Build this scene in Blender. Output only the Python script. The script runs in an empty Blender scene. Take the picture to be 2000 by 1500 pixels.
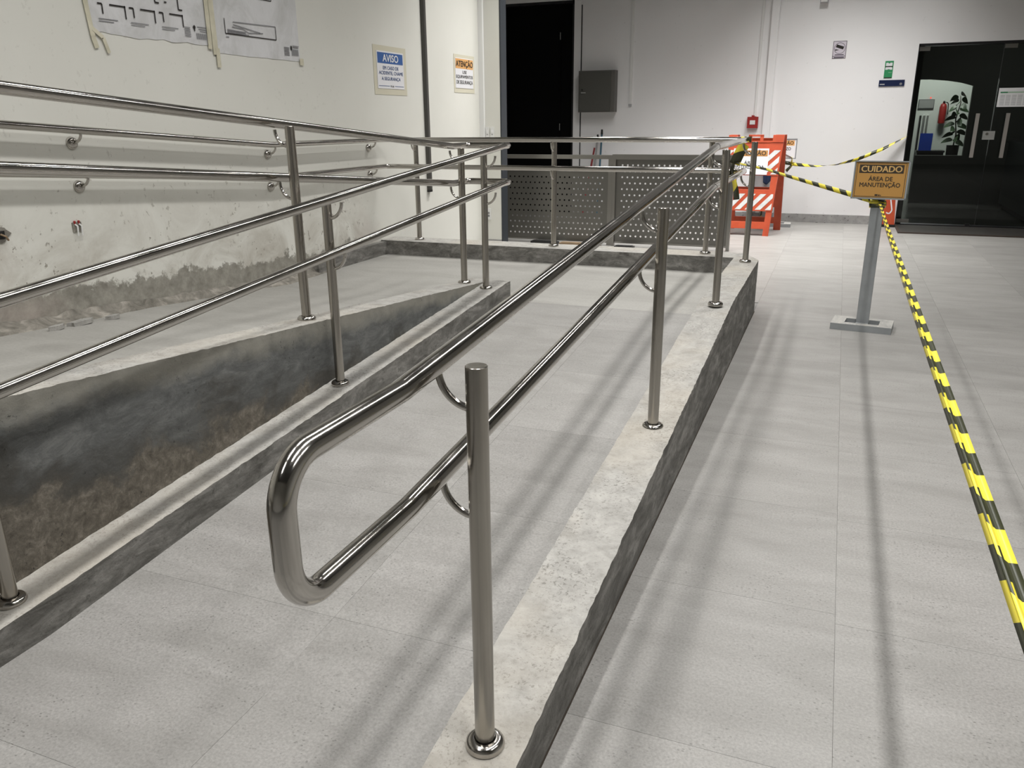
import bpy, bmesh, math, random
from mathutils import Vector, Matrix, noise as mnoise

random.seed(7)
SC = bpy.context.scene
COL = SC.collection

# ------------------------------------------------------------------ camera
F_PX, PITCH, YAW, ROLL, CAM_H = 1565.23, 0.3183, 0.3791, -0.0092, 1.4082
cy, sy = math.cos(YAW), math.sin(YAW)
fw = Vector((-sy * math.cos(PITCH), cy * math.cos(PITCH), -math.sin(PITCH)))
rt = Vector((cy, sy, 0.0))
up = rt.cross(fw)
cr, sr = math.cos(ROLL), math.sin(ROLL)
rt2 = rt * cr + up * sr
up2 = up * cr - rt * sr
cam_data = bpy.data.cameras.new('camera')
cam = bpy.data.objects.new('camera', cam_data)
COL.objects.link(cam)
cam.matrix_world = Matrix(((rt2.x, up2.x, -fw.x, 0), (rt2.y, up2.y, -fw.y, 0),
                           (rt2.z, up2.z, -fw.z, CAM_H), (0, 0, 0, 1)))
cam_data.sensor_width = 36.0
cam_data.lens = F_PX * 36.0 / 2000.0
cam_data.clip_start = 0.02
SC.camera = cam

# ------------------------------------------------------------------ world, exposure
world = bpy.data.worlds.new('world')
SC.world = world
world.use_nodes = True
world.node_tree.nodes['Background'].inputs[0].default_value = (0.05, 0.05, 0.052, 1)
world.node_tree.nodes['Background'].inputs[1].default_value = 1.0
SC.view_settings.view_transform = 'Standard'
SC.view_settings.look = 'None'
SC.view_settings.exposure = 0.0
SC.view_settings.gamma = 1.0
SC.view_settings.use_curve_mapping = False
SC.cycles.max_bounces = 8
SC.cycles.diffuse_bounces = 4
SC.cycles.glossy_bounces = 3
SC.cycles.transparent_max_bounces = 8
LAMP_ROWS = (-1.75, 0.30, 2.40)
LAMP_Y = (-0.9, 0.8, 2.5, 4.2, 5.9, 7.6, 9.3, 10.7)
LAMP_Z = 4.20
LAMP_W = 29.5
LAMP_SPREAD = math.radians(138)
WASH = ((-2.6, 8.0), (-2.6, 9.5), (-1.2, 9.6), (-0.45, 10.7), (0.55, 10.7))  # extra lamps added to brighten the far walls
WASH_W = 34.0
WASH_SPREAD = math.radians(92)

# ------------------------------------------------------------------ materials
MATS = {}


class NT:
    def __init__(self, name, rough=0.6, metal=0.0, color=(0.5, 0.5, 0.5), spec=0.5):
        m = bpy.data.materials.new(name)
        m.use_nodes = True
        self.m, self.n, self.l = m, m.node_tree.nodes, m.node_tree.links
        self.b = self.n['Principled BSDF']
        self.b.inputs['Base Color'].default_value = (*color, 1)
        self.b.inputs['Roughness'].default_value = rough
        self.b.inputs['Metallic'].default_value = metal
        self.b.inputs['Specular IOR Level'].default_value = spec
        self.geo = None
        MATS[name] = m

    def pos(self):
        if not self.geo:
            self.geo = self.n.new('ShaderNodeNewGeometry')
        return self.geo.outputs['Position']

    def mapped(self, scale=(1, 1, 1), src=None, loc=(0, 0, 0), rot=(0, 0, 0)):
        q = self.n.new('ShaderNodeMapping')
        q.inputs['Scale'].default_value = scale
        q.inputs['Location'].default_value = loc
        q.inputs['Rotation'].default_value = rot
        self.l.new(src or self.pos(), q.inputs['Vector'])
        return q.outputs[0]

    def noise(self, scale, detail=4, rough=0.55, vec=None, dist=0.0):
        q = self.n.new('ShaderNodeTexNoise')
        q.inputs['Scale'].default_value = scale
        q.inputs['Detail'].default_value = detail
        q.inputs['Roughness'].default_value = rough
        q.inputs['Distortion'].default_value = dist
        self.l.new(vec or self.pos(), q.inputs['Vector'])
        return q.outputs['Fac']

    def voronoi(self, scale, vec=None, rand=1.0):
        q = self.n.new('ShaderNodeTexVoronoi')
        q.inputs['Scale'].default_value = scale
        q.inputs['Randomness'].default_value = rand
        self.l.new(vec or self.pos(), q.inputs['Vector'])
        return q.outputs['Distance']

    def ramp(self, fac, stops):
        q = self.n.new('ShaderNodeValToRGB')
        e = q.color_ramp.elements
        while len(e) < len(stops):
            e.new(0.5)
        for s, (p, c) in zip(e, stops):
            s.position = p
            s.color = (c, c, c, 1) if isinstance(c, (int, float)) else (*c, 1)
        self.l.new(fac, q.inputs[0])
        return q.outputs[0]

    def mix(self, fac, a, b, mode='MIX'):
        q = self.n.new('ShaderNodeMixRGB')
        q.blend_type = mode
        for i, v in ((0, fac), (1, a), (2, b)):
            if isinstance(v, (int, float)):
                q.inputs[i].default_value = v if i == 0 else (v, v, v, 1)
            elif isinstance(v, tuple):
                q.inputs[i].default_value = (*v, 1)
            else:
                self.l.new(v, q.inputs[i])
        return q.outputs[0]

    def math(self, op, a, b=0.0, c=0.0, clamp=False):
        q = self.n.new('ShaderNodeMath')
        q.operation = op
        q.use_clamp = clamp
        for i, v in enumerate((a, b, c)):
            if isinstance(v, (int, float)):
                q.inputs[i].default_value = v
            else:
                self.l.new(v, q.inputs[i])
        return q.outputs[0]

    def sep(self, v=None):
        q = self.n.new('ShaderNodeSeparateXYZ')
        self.l.new(v or self.pos(), q.inputs[0])
        return q.outputs

    def color(self, c):
        self.l.new(c, self.b.inputs['Base Color'])

    def rough(self, c):
        self.l.new(c, self.b.inputs['Roughness'])

    def bump(self, h, strength=0.3, dist=0.01):
        q = self.n.new('ShaderNodeBump')
        q.inputs['Strength'].default_value = strength
        q.inputs['Distance'].default_value = dist
        self.l.new(h, q.inputs['Height'])
        self.l.new(q.outputs[0], self.b.inputs['Normal'])


def plain(name, color, rough=0.5, metal=0.0, spec=0.5):
    return NT(name, rough, metal, color, spec)


# floor tile with a cast concrete print
t = NT('concrete_tile', 0.42, spec=0.35)
oi = t.n.new('ShaderNodeObjectInfo')
off = t.n.new('ShaderNodeVectorMath'); off.operation = 'MULTIPLY_ADD'
comb = t.n.new('ShaderNodeCombineXYZ')
for i in range(3):
    t.l.new(oi.outputs['Random'], comb.inputs[i])
t.l.new(comb.outputs[0], off.inputs[0]); off.inputs[1].default_value = (17, 31, 0)
t.l.new(t.pos(), off.inputs[2])
pv = off.outputs[0]
streak = t.noise(2.2, 5, 0.6, t.mapped((1.0, 3.2, 1), pv), 0.4)
fine = t.noise(130, 3, 0.7, pv)
c = t.ramp(streak, [(0.25, (0.235, 0.228, 0.214)), (0.5, (0.278, 0.271, 0.256)), (0.75, (0.318, 0.310, 0.295))])
c = t.mix(0.45, c, t.ramp(fine, [(0.3, 0.30), (0.65, 0.66)]), 'OVERLAY')
spk = t.voronoi(62, t.mapped((1, 1.5, 1), pv))
gate = t.noise(3.5, 3, 0.6, pv)
sp = t.math('MULTIPLY', t.math('LESS_THAN', spk, 0.21), t.ramp(gate, [(0.40, 0.0), (0.6, 0.85)]))
sp = t.math('MULTIPLY', sp, t.ramp(t.noise(23, 2, 0.5, pv), [(0.44, 0.0), (0.52, 1.0)]))
c = t.mix(sp, c, (0.16, 0.155, 0.145))
tone = t.ramp(oi.outputs['Random'], [(0.0, 0.93), (1.0, 1.05)])
c = t.mix(1.0, c, tone, 'MULTIPLY')
t.color(c)
t.rough(t.ramp(fine, [(0.3, 0.36), (0.7, 0.52)]))

# smoothed cement screed of the landing and the upper flight
t = NT('cement_screed', 0.55, spec=0.3)
s1 = t.noise(1.6, 5, 0.6, t.mapped((1.0, 2.4, 1)), 0.8)
c = t.ramp(s1, [(0.28, (0.295, 0.287, 0.265)), (0.52, (0.342, 0.334, 0.31)), (0.75, (0.378, 0.37, 0.346))])
c = t.mix(0.3, c, t.ramp(t.noise(70, 3, 0.7), [(0.3, 0.33), (0.65, 0.6)]), 'OVERLAY')
t.color(c)
t.bump(t.noise(40, 3), 0.08)

plain('grout', (0.215, 0.21, 0.20), 0.8)

# kerb top: rough pale cement with pits
t = NT('kerb_top', 0.85, spec=0.2)
a = t.noise(13, 8, 0.72, None, 0.3)
c = t.ramp(a, [(0.3, (0.25, 0.243, 0.224)), (0.5, (0.345, 0.337, 0.315)), (0.72, (0.43, 0.42, 0.392))])
pit = t.math('MULTIPLY', t.ramp(t.noise(85, 5, 0.75, None, 0.15), [(0.54, 0.0), (0.61, 1.0)]), t.ramp(t.noise(5, 4), [(0.38, 0.12), (0.6, 0.9)]))
c = t.mix(pit, c, (0.17, 0.163, 0.148))
c = t.mix(t.ramp(t.noise(2.2, 3), [(0.45, 0.0), (0.7, 0.35)]), c, (0.46, 0.41, 0.33))
t.color(c)
t.bump(t.noise(60, 5, 0.7), 0.45, 0.006)

# kerb side: damp-stained concrete, with shade under the overhead light painted in
t = NT('kerb_side', 0.8, spec=0.25)
a = t.noise(7, 8, 0.72, t.mapped((1, 0.6, 2.2)), 0.5)
c = t.ramp(a, [(0.34, (0.085, 0.081, 0.073)), (0.5, (0.165, 0.16, 0.147)), (0.68, (0.31, 0.30, 0.28))])
c = t.mix(t.ramp(t.noise(48, 4, 0.7), [(0.58, 0.0), (0.68, 0.6)]), c, (0.07, 0.068, 0.06))
t.color(c)
t.bump(t.noise(30, 6, 0.7), 0.5, 0.008)

# side of the upper flight: blue grey render, brown damp stains low down, pale band under the edge
t = NT('flight_side', 0.8, spec=0.25)
x, y, z = t.sep()
hi = t.math('MULTIPLY_ADD', t.math('SUBTRACT', 4.85, y), 0.0855, 0.385)      # top edge
dep = t.math('SUBTRACT', hi, z)                                            # depth below the edge
wob = t.noise(3.2, 5, 0.65, None, 0.7)
a = t.noise(11, 8, 0.78, t.mapped((1, 0.55, 1.5)), 0.6)
c = t.ramp(a, [(0.32, (0.075, 0.077, 0.075)), (0.52, (0.125, 0.128, 0.125)), (0.72, (0.205, 0.208, 0.20))])
lowm = t.math('ADD', dep, t.math('MULTIPLY', t.math('SUBTRACT', wob, 0.5), 0.55))
brown = t.ramp(t.noise(22, 8, 0.8, None, 0.4), [(0.32, (0.07, 0.062, 0.05)), (0.52, (0.15, 0.134, 0.11)), (0.7, (0.27, 0.243, 0.205))])
c = t.mix(t.ramp(lowm, [(0.27, 0.0), (0.35, 1.0)]), c, brown)
damp = t.math('MULTIPLY', t.ramp(lowm, [(0.18, 0.0), (0.26, 0.75), (0.31, 0.75), (0.36, 0.0)]), t.ramp(t.noise(2.5, 3), [(0.4, 0.2), (0.6, 1.0)]))
c = t.mix(damp, c, (0.06, 0.056, 0.048))
band = t.math('ADD', dep, t.math('MULTIPLY', t.math('SUBTRACT', t.noise(5, 5), 0.5), 0.16))
c = t.mix(t.ramp(band, [(0.04, 0.85), (0.10, 0.0)]), c, (0.27, 0.26, 0.225))
pits = t.math('MULTIPLY', t.ramp(t.noise(50, 4, 0.8), [(0.6, 0.0), (0.66, 1.0)]), t.ramp(t.noise(4, 3), [(0.5, 0.0), (0.62, 1.0)]))
c = t.mix(pits, c, (0.03, 0.03, 0.028))
t.color(c)
t.bump(t.noise(34, 6, 0.7), 0.4, 0.006)

# left wall: scuffed off-white paint, splashes of mortar low down
t = NT('wall_paint_left', 0.5, spec=0.35)
x, y, z = t.sep()
base = t.ramp(t.noise(0.9, 4, 0.55), [(0.3, (0.67, 0.665, 0.61)), (0.7, (0.73, 0.725, 0.67))])
flo = t.math('MAXIMUM', 0.275, t.math('MULTIPLY_ADD', t.math('SUBTRACT', 4.85, y), 0.075, 0.275))
hgt = t.math('SUBTRACT', z, flo)
before = t.ramp(t.math('MULTIPLY', y, 0.1), [(0.58, 1.0), (0.64, 0.0)])
grime = t.math('MULTIPLY', t.ramp(hgt, [(0.1, 1.0), (0.75, 0.0)]), t.ramp(t.noise(2.6, 6, 0.7, None, 0.8), [(0.40, 0.0), (0.66, 0.95)]))
fleck = t.math('MULTIPLY', t.ramp(t.noise(24, 4, 0.65, t.mapped((1, 1.1, 0.9)), 0.12), [(0.625, 0.0), (0.65, 1.0)]), t.ramp(t.noise(1.7, 3), [(0.36, 0.0), (0.52, 1.0)]))
fleck = t.math('MULTIPLY', fleck, t.ramp(hgt, [(0.05, 1.0), (0.5, 0.75), (0.75, 0.4), (1.0, 0.14)]))
fleck = t.math('MULTIPLY', fleck, before)
grime = t.math('MULTIPLY', grime, before)
c = t.mix(grime, base, (0.40, 0.37, 0.315))
c = t.mix(fleck, c, (0.26, 0.24, 0.20))
edge = t.math('ADD', hgt, t.math('MULTIPLY', t.math('SUBTRACT', t.noise(6, 6, 0.7), 0.5), 0.34))
mort = t.ramp(t.noise(14, 5, 0.7), [(0.3, (0.17, 0.16, 0.135)), (0.7, (0.36, 0.345, 0.30))])
c = t.mix(t.math('MULTIPLY', t.ramp(edge, [(0.15, 0.95), (0.17, 0.0)]), before), c, mort)
pink = t.math('MULTIPLY', t.ramp(t.noise(1.3, 4), [(0.55, 0.0), (0.72, 0.5)]), t.ramp(hgt, [(0.2, 1.0), (0.6, 0.0)]))
c = t.mix(pink, c, (0.50, 0.42, 0.38))
t.color(c)
t.bump(t.noise(18, 5, 0.6), 0.10, 0.006)

t = NT('wall_paint_back', 0.5, spec=0.35)
c = t.ramp(t.noise(0.7, 4, 0.55), [(0.3, (0.82, 0.815, 0.815)), (0.7, (0.86, 0.855, 0.855))])
c = t.mix(t.ramp(t.noise(21, 3, 0.6), [(0.70, 0.0), (0.73, 0.35)]), c, (0.5, 0.49, 0.47))
t.color(c)
t.bump(t.noise(9, 4), 0.08, 0.01)

plain('wall_grey', (0.66, 0.655, 0.63), 0.7)
plain('ceiling_grey', (0.16, 0.16, 0.155), 0.8)
plain('white_trim', (0.78, 0.78, 0.765), 0.45)
plain('white_plastic', (0.72, 0.72, 0.70), 0.35)

t = NT('baseboard_grey', 0.6)
c = t.ramp(t.noise(12, 4), [(0.3, (0.26, 0.255, 0.25)), (0.7, (0.36, 0.355, 0.345))])
c = t.mix(t.ramp(t.noise(24, 3, 0.6, t.mapped((1, 1, 1.8))), [(0.64, 0.0), (0.68, 1.0)]), c, (0.07, 0.065, 0.06))
t.color(c)

# stainless steels
t = NT('steel_polished', 0.13, 1.0, (0.47, 0.45, 0.42))
t.rough(t.ramp(t.noise(9, 4, 0.6), [(0.3, 0.09), (0.7, 0.19)]))
t = NT('steel_brushed', 0.30, 1.0, (0.50, 0.47, 0.425))
c = t.ramp(t.noise(5, 5, 0.6, t.mapped((1, 1, 0.5)), 0.5), [(0.3, (0.34, 0.316, 0.28)), (0.7, (0.43, 0.41, 0.375))])
t.color(c)
t.rough(t.ramp(t.noise(90, 2, 0.5, t.mapped((1, 1, 0.01))), [(0.3, 0.21), (0.7, 0.28)]))
plain('steel_sheet', (0.19, 0.185, 0.17), 0.42, 1.0)
plain('steel_frame', (0.30, 0.29, 0.27), 0.34, 1.0)
plain('aluminium', (0.62, 0.62, 0.61), 0.35, 0.9)
plain('pull_bar', (0.36, 0.335, 0.31), 0.45, 0.5)

plain('dark_pipe', (0.085, 0.082, 0.075), 0.4, 0.3)
plain('black_door', (0.002, 0.002, 0.002), 0.6, 0.0, 0.1)
plain('black', (0.012, 0.012, 0.012), 0.45)
plain('frame_black', (0.01, 0.01, 0.011), 0.35)
plain('frame_blue_grey', (0.028, 0.033, 0.04), 0.5)
plain('box_grey', (0.085, 0.085, 0.075), 0.5)
plain('box_rim', (0.12, 0.115, 0.105), 0.5)
plain('red', (0.30, 0.02, 0.018), 0.45)
plain('rod_red', (0.25, 0.03, 0.035), 0.4)
plain('rod_grey', (0.28, 0.28, 0.28), 0.4)
plain('rod_blue', (0.05, 0.12, 0.17), 0.4)
t = NT('orange_plastic', 0.42, color=(0.72, 0.10, 0.025))
t.color(t.ramp(t.noise(6, 4), [(0.3, (0.40, 0.056, 0.02)), (0.7, (0.52, 0.082, 0.03))]))
t = NT('reflective_white', 0.35)
t.color(t.ramp(t.noise(14, 4), [(0.3, (0.55, 0.55, 0.54)), (0.7, (0.72, 0.72, 0.71))]))
plain('bright_paper', (0.92, 0.92, 0.93), 0.5)
plain('sign_white', (0.74, 0.74, 0.76), 0.35)
plain('sign_orange', (0.47, 0.235, 0.075), 0.4)
plain('sign_amber', (0.44, 0.235, 0.06), 0.4)
plain('sign_orange_pale', (0.70, 0.37, 0.13), 0.45)
plain('sign_blue', (0.035, 0.11, 0.33), 0.4)
plain('ink', (0.02, 0.017, 0.015), 0.5)
plain('ink_brown', (0.03, 0.02, 0.01), 0.5)
plain('ink_blue', (0.03, 0.075, 0.22), 0.5)
plain('ink_grey', (0.20, 0.20, 0.21), 0.6)
plain('ink_faint', (0.42, 0.42, 0.43), 0.6)
plain('letter_white', (0.8, 0.8, 0.82), 0.4)
plain('letter_amber', (0.60, 0.38, 0.14), 0.4)
t = NT('paper', 0.7, spec=0.2)
c = t.ramp(t.noise(4, 5, 0.65, None, 0.8), [(0.3, (0.52, 0.52, 0.51)), (0.6, (0.66, 0.66, 0.665)), (0.8, (0.70, 0.70, 0.705))])
t.color(c)
t.bump(t.noise(9, 3, 0.5, None, 1.0), 0.35, 0.015)
t = NT('masking_tape', 0.6, color=(0.60, 0.57, 0.43))
t.color(t.ramp(t.noise(12, 4), [(0.3, (0.50, 0.475, 0.36)), (0.7, (0.66, 0.625, 0.49))]))
plain('tape_mount', (0.60, 0.57, 0.45), 0.55)
plain('green', (0.03, 0.26, 0.10), 0.45)
plain('green_pale', (0.42, 0.60, 0.44), 0.5)
plain('navy', (0.008, 0.016, 0.06), 0.35)
plain('purple_ink', (0.045, 0.03, 0.05), 0.5)
plain('sticker_lilac', (0.62, 0.58, 0.64), 0.5)
t = NT('painted_grey_steel', 0.42, color=(0.26, 0.275, 0.28))
t.color(t.ramp(t.noise(8, 4), [(0.3, (0.235, 0.25, 0.255)), (0.7, (0.29, 0.305, 0.31))]))
t = NT('worn_grey_steel', 0.5)
t.color(t.ramp(t.noise(14, 5, 0.7, t.mapped((2, 0.7, 1))), [(0.35, (0.30, 0.30, 0.285)), (0.6, (0.42, 0.41, 0.38)), (0.8, (0.52, 0.49, 0.44))]))
t = NT('dark_stone', 0.5)
c = t.ramp(t.noise(9, 6, 0.7, t.mapped((0.5, 3, 1))), [(0.35, (0.022, 0.02, 0.018)), (0.6, (0.045, 0.042, 0.038)), (0.72, (0.10, 0.097, 0.09))])
t.color(c)
t = NT('timber', 0.7)
t.color(t.ramp(t.noise(6, 4, 0.6, t.mapped((1, 8, 8))), [(0.3, (0.16, 0.11, 0.065)), (0.7, (0.32, 0.23, 0.14))]))
plain('mat_edge', (0.045, 0.032, 0.024), 0.6)
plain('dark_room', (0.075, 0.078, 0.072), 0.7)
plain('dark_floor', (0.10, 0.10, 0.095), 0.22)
plain('room_white', (0.62, 0.64, 0.62), 0.6)
plain('blue_plastic', (0.02, 0.06, 0.42), 0.45)
plain('leaf_green', (0.03, 0.06, 0.025), 0.45)
plain('soil', (0.03, 0.022, 0.015), 0.9)
plain('counter_grey', (0.10, 0.105, 0.11), 0.5)
plain('navy_cloth', (0.012, 0.025, 0.07), 0.8)
plain('bucket_grey', (0.50, 0.50, 0.51), 0.5)
plain('lamp_body', (0.55, 0.55, 0.54), 0.5)

# tinted glass
m = bpy.data.materials.new('tinted_glass'); m.use_nodes = True
nt = m.node_tree; nt.nodes.remove(nt.nodes['Principled BSDF'])
tr = nt.nodes.new('ShaderNodeBsdfTransparent'); tr.inputs[0].default_value = (0.56, 0.58, 0.55, 1)
gl = nt.nodes.new('ShaderNodeBsdfGlossy'); gl.inputs['Roughness'].default_value = 0.0
gl.inputs[0].default_value = (0.7, 0.7, 0.7, 1)
fr = nt.nodes.new('ShaderNodeFresnel'); fr.inputs[0].default_value = 1.4
mx = nt.nodes.new('ShaderNodeMixShader')
nt.links.new(fr.outputs[0], mx.inputs[0]); nt.links.new(tr.outputs[0], mx.inputs[1]); nt.links.new(gl.outputs[0], mx.inputs[2])
nt.links.new(mx.outputs[0], nt.nodes['Material Output'].inputs[0])
MATS['tinted_glass'] = m

# barrier tape: yellow and black slanted bars printed along the ribbon (uv in metres)
t = NT('barrier_tape', 0.3, spec=0.5)
uv = t.n.new('ShaderNodeUVMap'); uv.uv_map = 'UVMap'
su, sv, _ = t.sep(uv.outputs[0])
ph = t.math('FRACT', t.math('MULTIPLY', t.math('ADD', su, t.math('MULTIPLY', sv, 0.9)), 1 / 0.20))
bar = t.math('LESS_THAN', ph, 0.5)
c = t.mix(bar, (0.78, 0.66, 0.06), (0.035, 0.038, 0.018))
t.color(c)

# led diffuser of the red light on the screen
t = NT('led_red', 0.4, color=(0.6, 0.05, 0.05))
t.b.inputs['Emission Color'].default_value = (1, 0.08, 0.06, 1)
t.b.inputs['Emission Strength'].default_value = 3.0


# ------------------------------------------------------------------ helpers
def tag(o, label=None, cat=None, group=None, kind=None):
    if label: o['label'] = label
    if cat: o['category'] = cat
    if group: o['group'] = group
    if kind: o['kind'] = kind
    return o


def thing(name, label, cat, loc=(0, 0, 0), rotz=0.0, group=None, kind=None):
    o = bpy.data.objects.new(name, None)
    o.empty_display_size = 0.1
    COL.objects.link(o)
    o.location = loc
    o.rotation_euler = (0, 0, rotz)
    return tag(o, label, cat, group, kind)


class MB:
    """collects geometry in the coordinates of the thing it belongs to"""
    def __init__(self):
        self.v, self.f, self.mi, self.uv = [], [], [], {}

    def face(self, idx, mi=0):
        self.f.append(tuple(idx)); self.mi.append(mi)

    def poly(self, pts, mi=0):
        k = len(self.v); self.v += [Vector(p) for p in pts]
        self.face(range(k, k + len(pts)), mi)
        return self

    def box(self, x0, x1, y0, y1, z0, z1, mi=0, M=None):
        k = len(self.v)
        c = [Vector((x, y, z)) for z in (z0, z1) for y in (y0, y1) for x in (x0, x1)]
        if M: c = [M @ p for p in c]
        self.v += c
        for q in ((0, 2, 3, 1), (4, 5, 7, 6), (0, 1, 5, 4), (2, 6, 7, 3), (0, 4, 6, 2), (1, 3, 7, 5)):
            self.face([k + i for i in q], mi)
        return self

    def prism(self, outline, d, M, mi=0, bev=0.0):
        """outline in local xy, extruded along local z from 0 to d, placed by M"""
        k = len(self.v); n = len(outline)
        for zz in (0, d):
            self.v += [M @ Vector((p[0], p[1], zz)) for p in outline]
        self.face([k + i for i in range(n)][::-1], mi)
        self.face([k + n + i for i in range(n)], mi)
        for i in range(n):
            j = (i + 1) % n
            self.face((k + i, k + j, k + n + j, k + n + i), mi)
        return self

    def tube(self, pts, r, seg=18, caps=True, mi=0):
        pts = [Vector(p) for p in pts]
        n = len(pts)
        tans = []
        for i in range(n):
            a = pts[max(i - 1, 0)]; b = pts[min(i + 1, n - 1)]
            tans.append((b - a).normalized())
        ref = Vector((0, 0, 1)) if abs(tans[0].z) < 0.9 else Vector((1, 0, 0))
        nrm = (ref - tans[0] * ref.dot(tans[0])).normalized()
        k = len(self.v)
        for i in range(n):
            if i:
                nrm = (nrm - tans[i] * nrm.dot(tans[i])).normalized()
            bn = tans[i].cross(nrm)
            rr = r[i] if isinstance(r, (list, tuple)) else r
            for s in range(seg):
                a = 2 * math.pi * s / seg
                self.v.append(pts[i] + (nrm * math.cos(a) + bn * math.sin(a)) * rr)
        for i in range(n - 1):
            for s in range(seg):
                s2 = (s + 1) % seg
                self.face((k + i * seg + s, k + i * seg + s2, k + (i + 1) * seg + s2, k + (i + 1) * seg + s), mi)
        if caps:
            self.face([k + s for s in range(seg)][::-1], mi)
            self.face([k + (n - 1) * seg + s for s in range(seg)], mi)
        return self

    def lathe(self, prof, origin, axis=(0, 0, 1), seg=28, mi=0):
        ax = Vector(axis).normalized()
        ref = Vector((0, 0, 1)) if abs(ax.z) < 0.9 else Vector((1, 0, 0))
        u = (ref - ax * ref.dot(ax)).normalized(); w = ax.cross(u)
        k = len(self.v); o = Vector(origin)
        for (r, h) in prof:
            for s in range(seg):
                a = 2 * math.pi * s / seg
                self.v.append(o + ax * h + (u * math.cos(a) + w * math.sin(a)) * r)
        for i in range(len(prof) - 1):
            for s in range(seg):
                s2 = (s + 1) % seg
                self.face((k + i * seg + s, k + i * seg + s2, k + (i + 1) * seg + s2, k + (i + 1) * seg + s), mi)
        return self

    def build(self, name, mat, parent=None, smooth=False, off=None, angle=40):
        me = bpy.data.meshes.new(name)
        o_ = Vector(off) if off else Vector((0, 0, 0))
        me.from_pydata([tuple(p - o_) for p in self.v], [], self.f)
        mats = mat if isinstance(mat, (list, tuple)) else [mat]
        for mm in mats:
            me.materials.append(MATS[mm])
        for p, i in zip(me.polygons, self.mi):
            p.material_index = i
        bm = bmesh.new(); bm.from_mesh(me)
        bmesh.ops.recalc_face_normals(bm, faces=bm.faces)
        if smooth:
            for e in bm.edges:
                if len(e.link_faces) == 2 and e.calc_face_angle(0) > math.radians(angle):
                    e.smooth = False
            for f in bm.faces:
                f.smooth = True
        bm.to_mesh(me); bm.free()
        me.update()
        ob = bpy.data.objects.new(name, me)
        COL.objects.link(ob)
        if parent: ob.parent = parent
        return ob


def obj_copy(src, parent, loc):
    c = src.copy(); COL.objects.link(c); c.parent = parent; c.location = loc
    return c


def fillet(pts, rad, steps=7):
    """rounds the corners of a polyline"""
    pts = [Vector(p) for p in pts]
    out = [pts[0]]
    for i in range(1, len(pts) - 1):
        a, b, c = pts[i - 1], pts[i], pts[i + 1]
        d1, d2 = (a - b).normalized(), (c - b).normalized()
        ang = d1.angle(d2)
        r = rad[i - 1] if isinstance(rad, (list, tuple)) else rad
        if ang > 3.12 or r == 0:
            out.append(b); continue
        tl = r / math.tan(ang / 2)
        tl = min(tl, (a - b).length * 0.49, (c - b).length * 0.49)
        p0, p2 = b + d1 * tl, b + d2 * tl
        rr = tl * math.tan(ang / 2)
        cen = b + (d1 + d2).normalized() * (rr / math.sin(ang / 2))
        u0, u1 = p0 - cen, p2 - cen
        tot = u0.angle(u1); axis = u0.cross(u1).normalized()
        for s in range(steps + 1):
            out.append(cen + Matrix.Rotation(tot * s / steps, 3, axis) @ u0)
    out.append(pts[-1])
    return out


def resample(pts, step):
    out = [Vector(pts[0])]
    for a, b in zip(pts[:-1], pts[1:]):
        a, b = Vector(a), Vector(b)
        n = max(1, int((b - a).length / step))
        for i in range(1, n + 1):
            out.append(a.lerp(b, i / n))
    return out


def frame(o, ex, ey):
    ex, ey = Vector(ex).normalized(), Vector(ey).normalized()
    ez = ex.cross(ey)
    return Matrix(((ex.x, ey.x, ez.x, o[0]), (ex.y, ey.y, ez.y, o[1]), (ex.z, ey.z, ez.z, o[2]), (0, 0, 0, 1)))


def lettering(body, M, height, mat, parent, width=None, bold=0.0, name='lettering', line=1.0):
    """flat printed words; M puts local x along the line and local y up; centred"""
    cu = bpy.data.curves.new('tmp', 'FONT')
    cu.body = body; cu.size = 1.0
    cu.align_x = 'CENTER'; cu.align_y = 'CENTER'
    cu.space_line = line
    cu.resolution_u = 3
    tmp = bpy.data.objects.new('tmp', cu); COL.objects.link(tmp)
    dg = bpy.context.evaluated_depsgraph_get()
    me = bpy.data.meshes.new_from_object(tmp.evaluated_get(dg))
    bpy.data.objects.remove(tmp); bpy.data.curves.remove(cu)
    xs = [v.co.x for v in me.vertices]; ys = [v.co.y for v in me.vertices]
    w, h = max(xs) - min(xs), max(ys) - min(ys)
    cx, cyy = (max(xs) + min(xs)) / 2, (max(ys) + min(ys)) / 2
    ky = height / h; kx = (width / w) if width else ky
    if bold:                                    # heavier strokes: the same letters printed again, slightly shifted
        vs = [v.co.copy() for v in me.vertices]; fs = [tuple(p.vertices) for p in me.polygons]
        b_ = bold * 0.75; n_ = len(vs)
        sh = [(0, 0), (-b_, 0), (b_, 0), (0, -b_ * 0.6), (0, b_ * 0.6)]
        me = bpy.data.meshes.new(name)
        me.from_pydata([(v.x + dx, v.y + dy, k * 0.00015) for k, (dx, dy) in enumerate(sh) for v in vs], [], [tuple(i + k * n_ for i in f) for k in range(5) for f in fs])
    for v in me.vertices:
        v.co = M @ Vector(((v.co.x - cx) * kx, (v.co.y - cyy) * ky, v.co.z))
    me.materials.clear(); me.materials.append(MATS[mat])
    me.name = name
    ob = bpy.data.objects.new(name, me); COL.objects.link(ob); ob.parent = parent
    return ob


def rectface(mb, M, x0, x1, y0, y1, z=0.0, mi=0):
    mb.poly([M @ Vector(p) for p in ((x0, y0, z), (x1, y0, z), (x1, y1, z), (x0, y1, z))], mi)
    return mb


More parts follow.
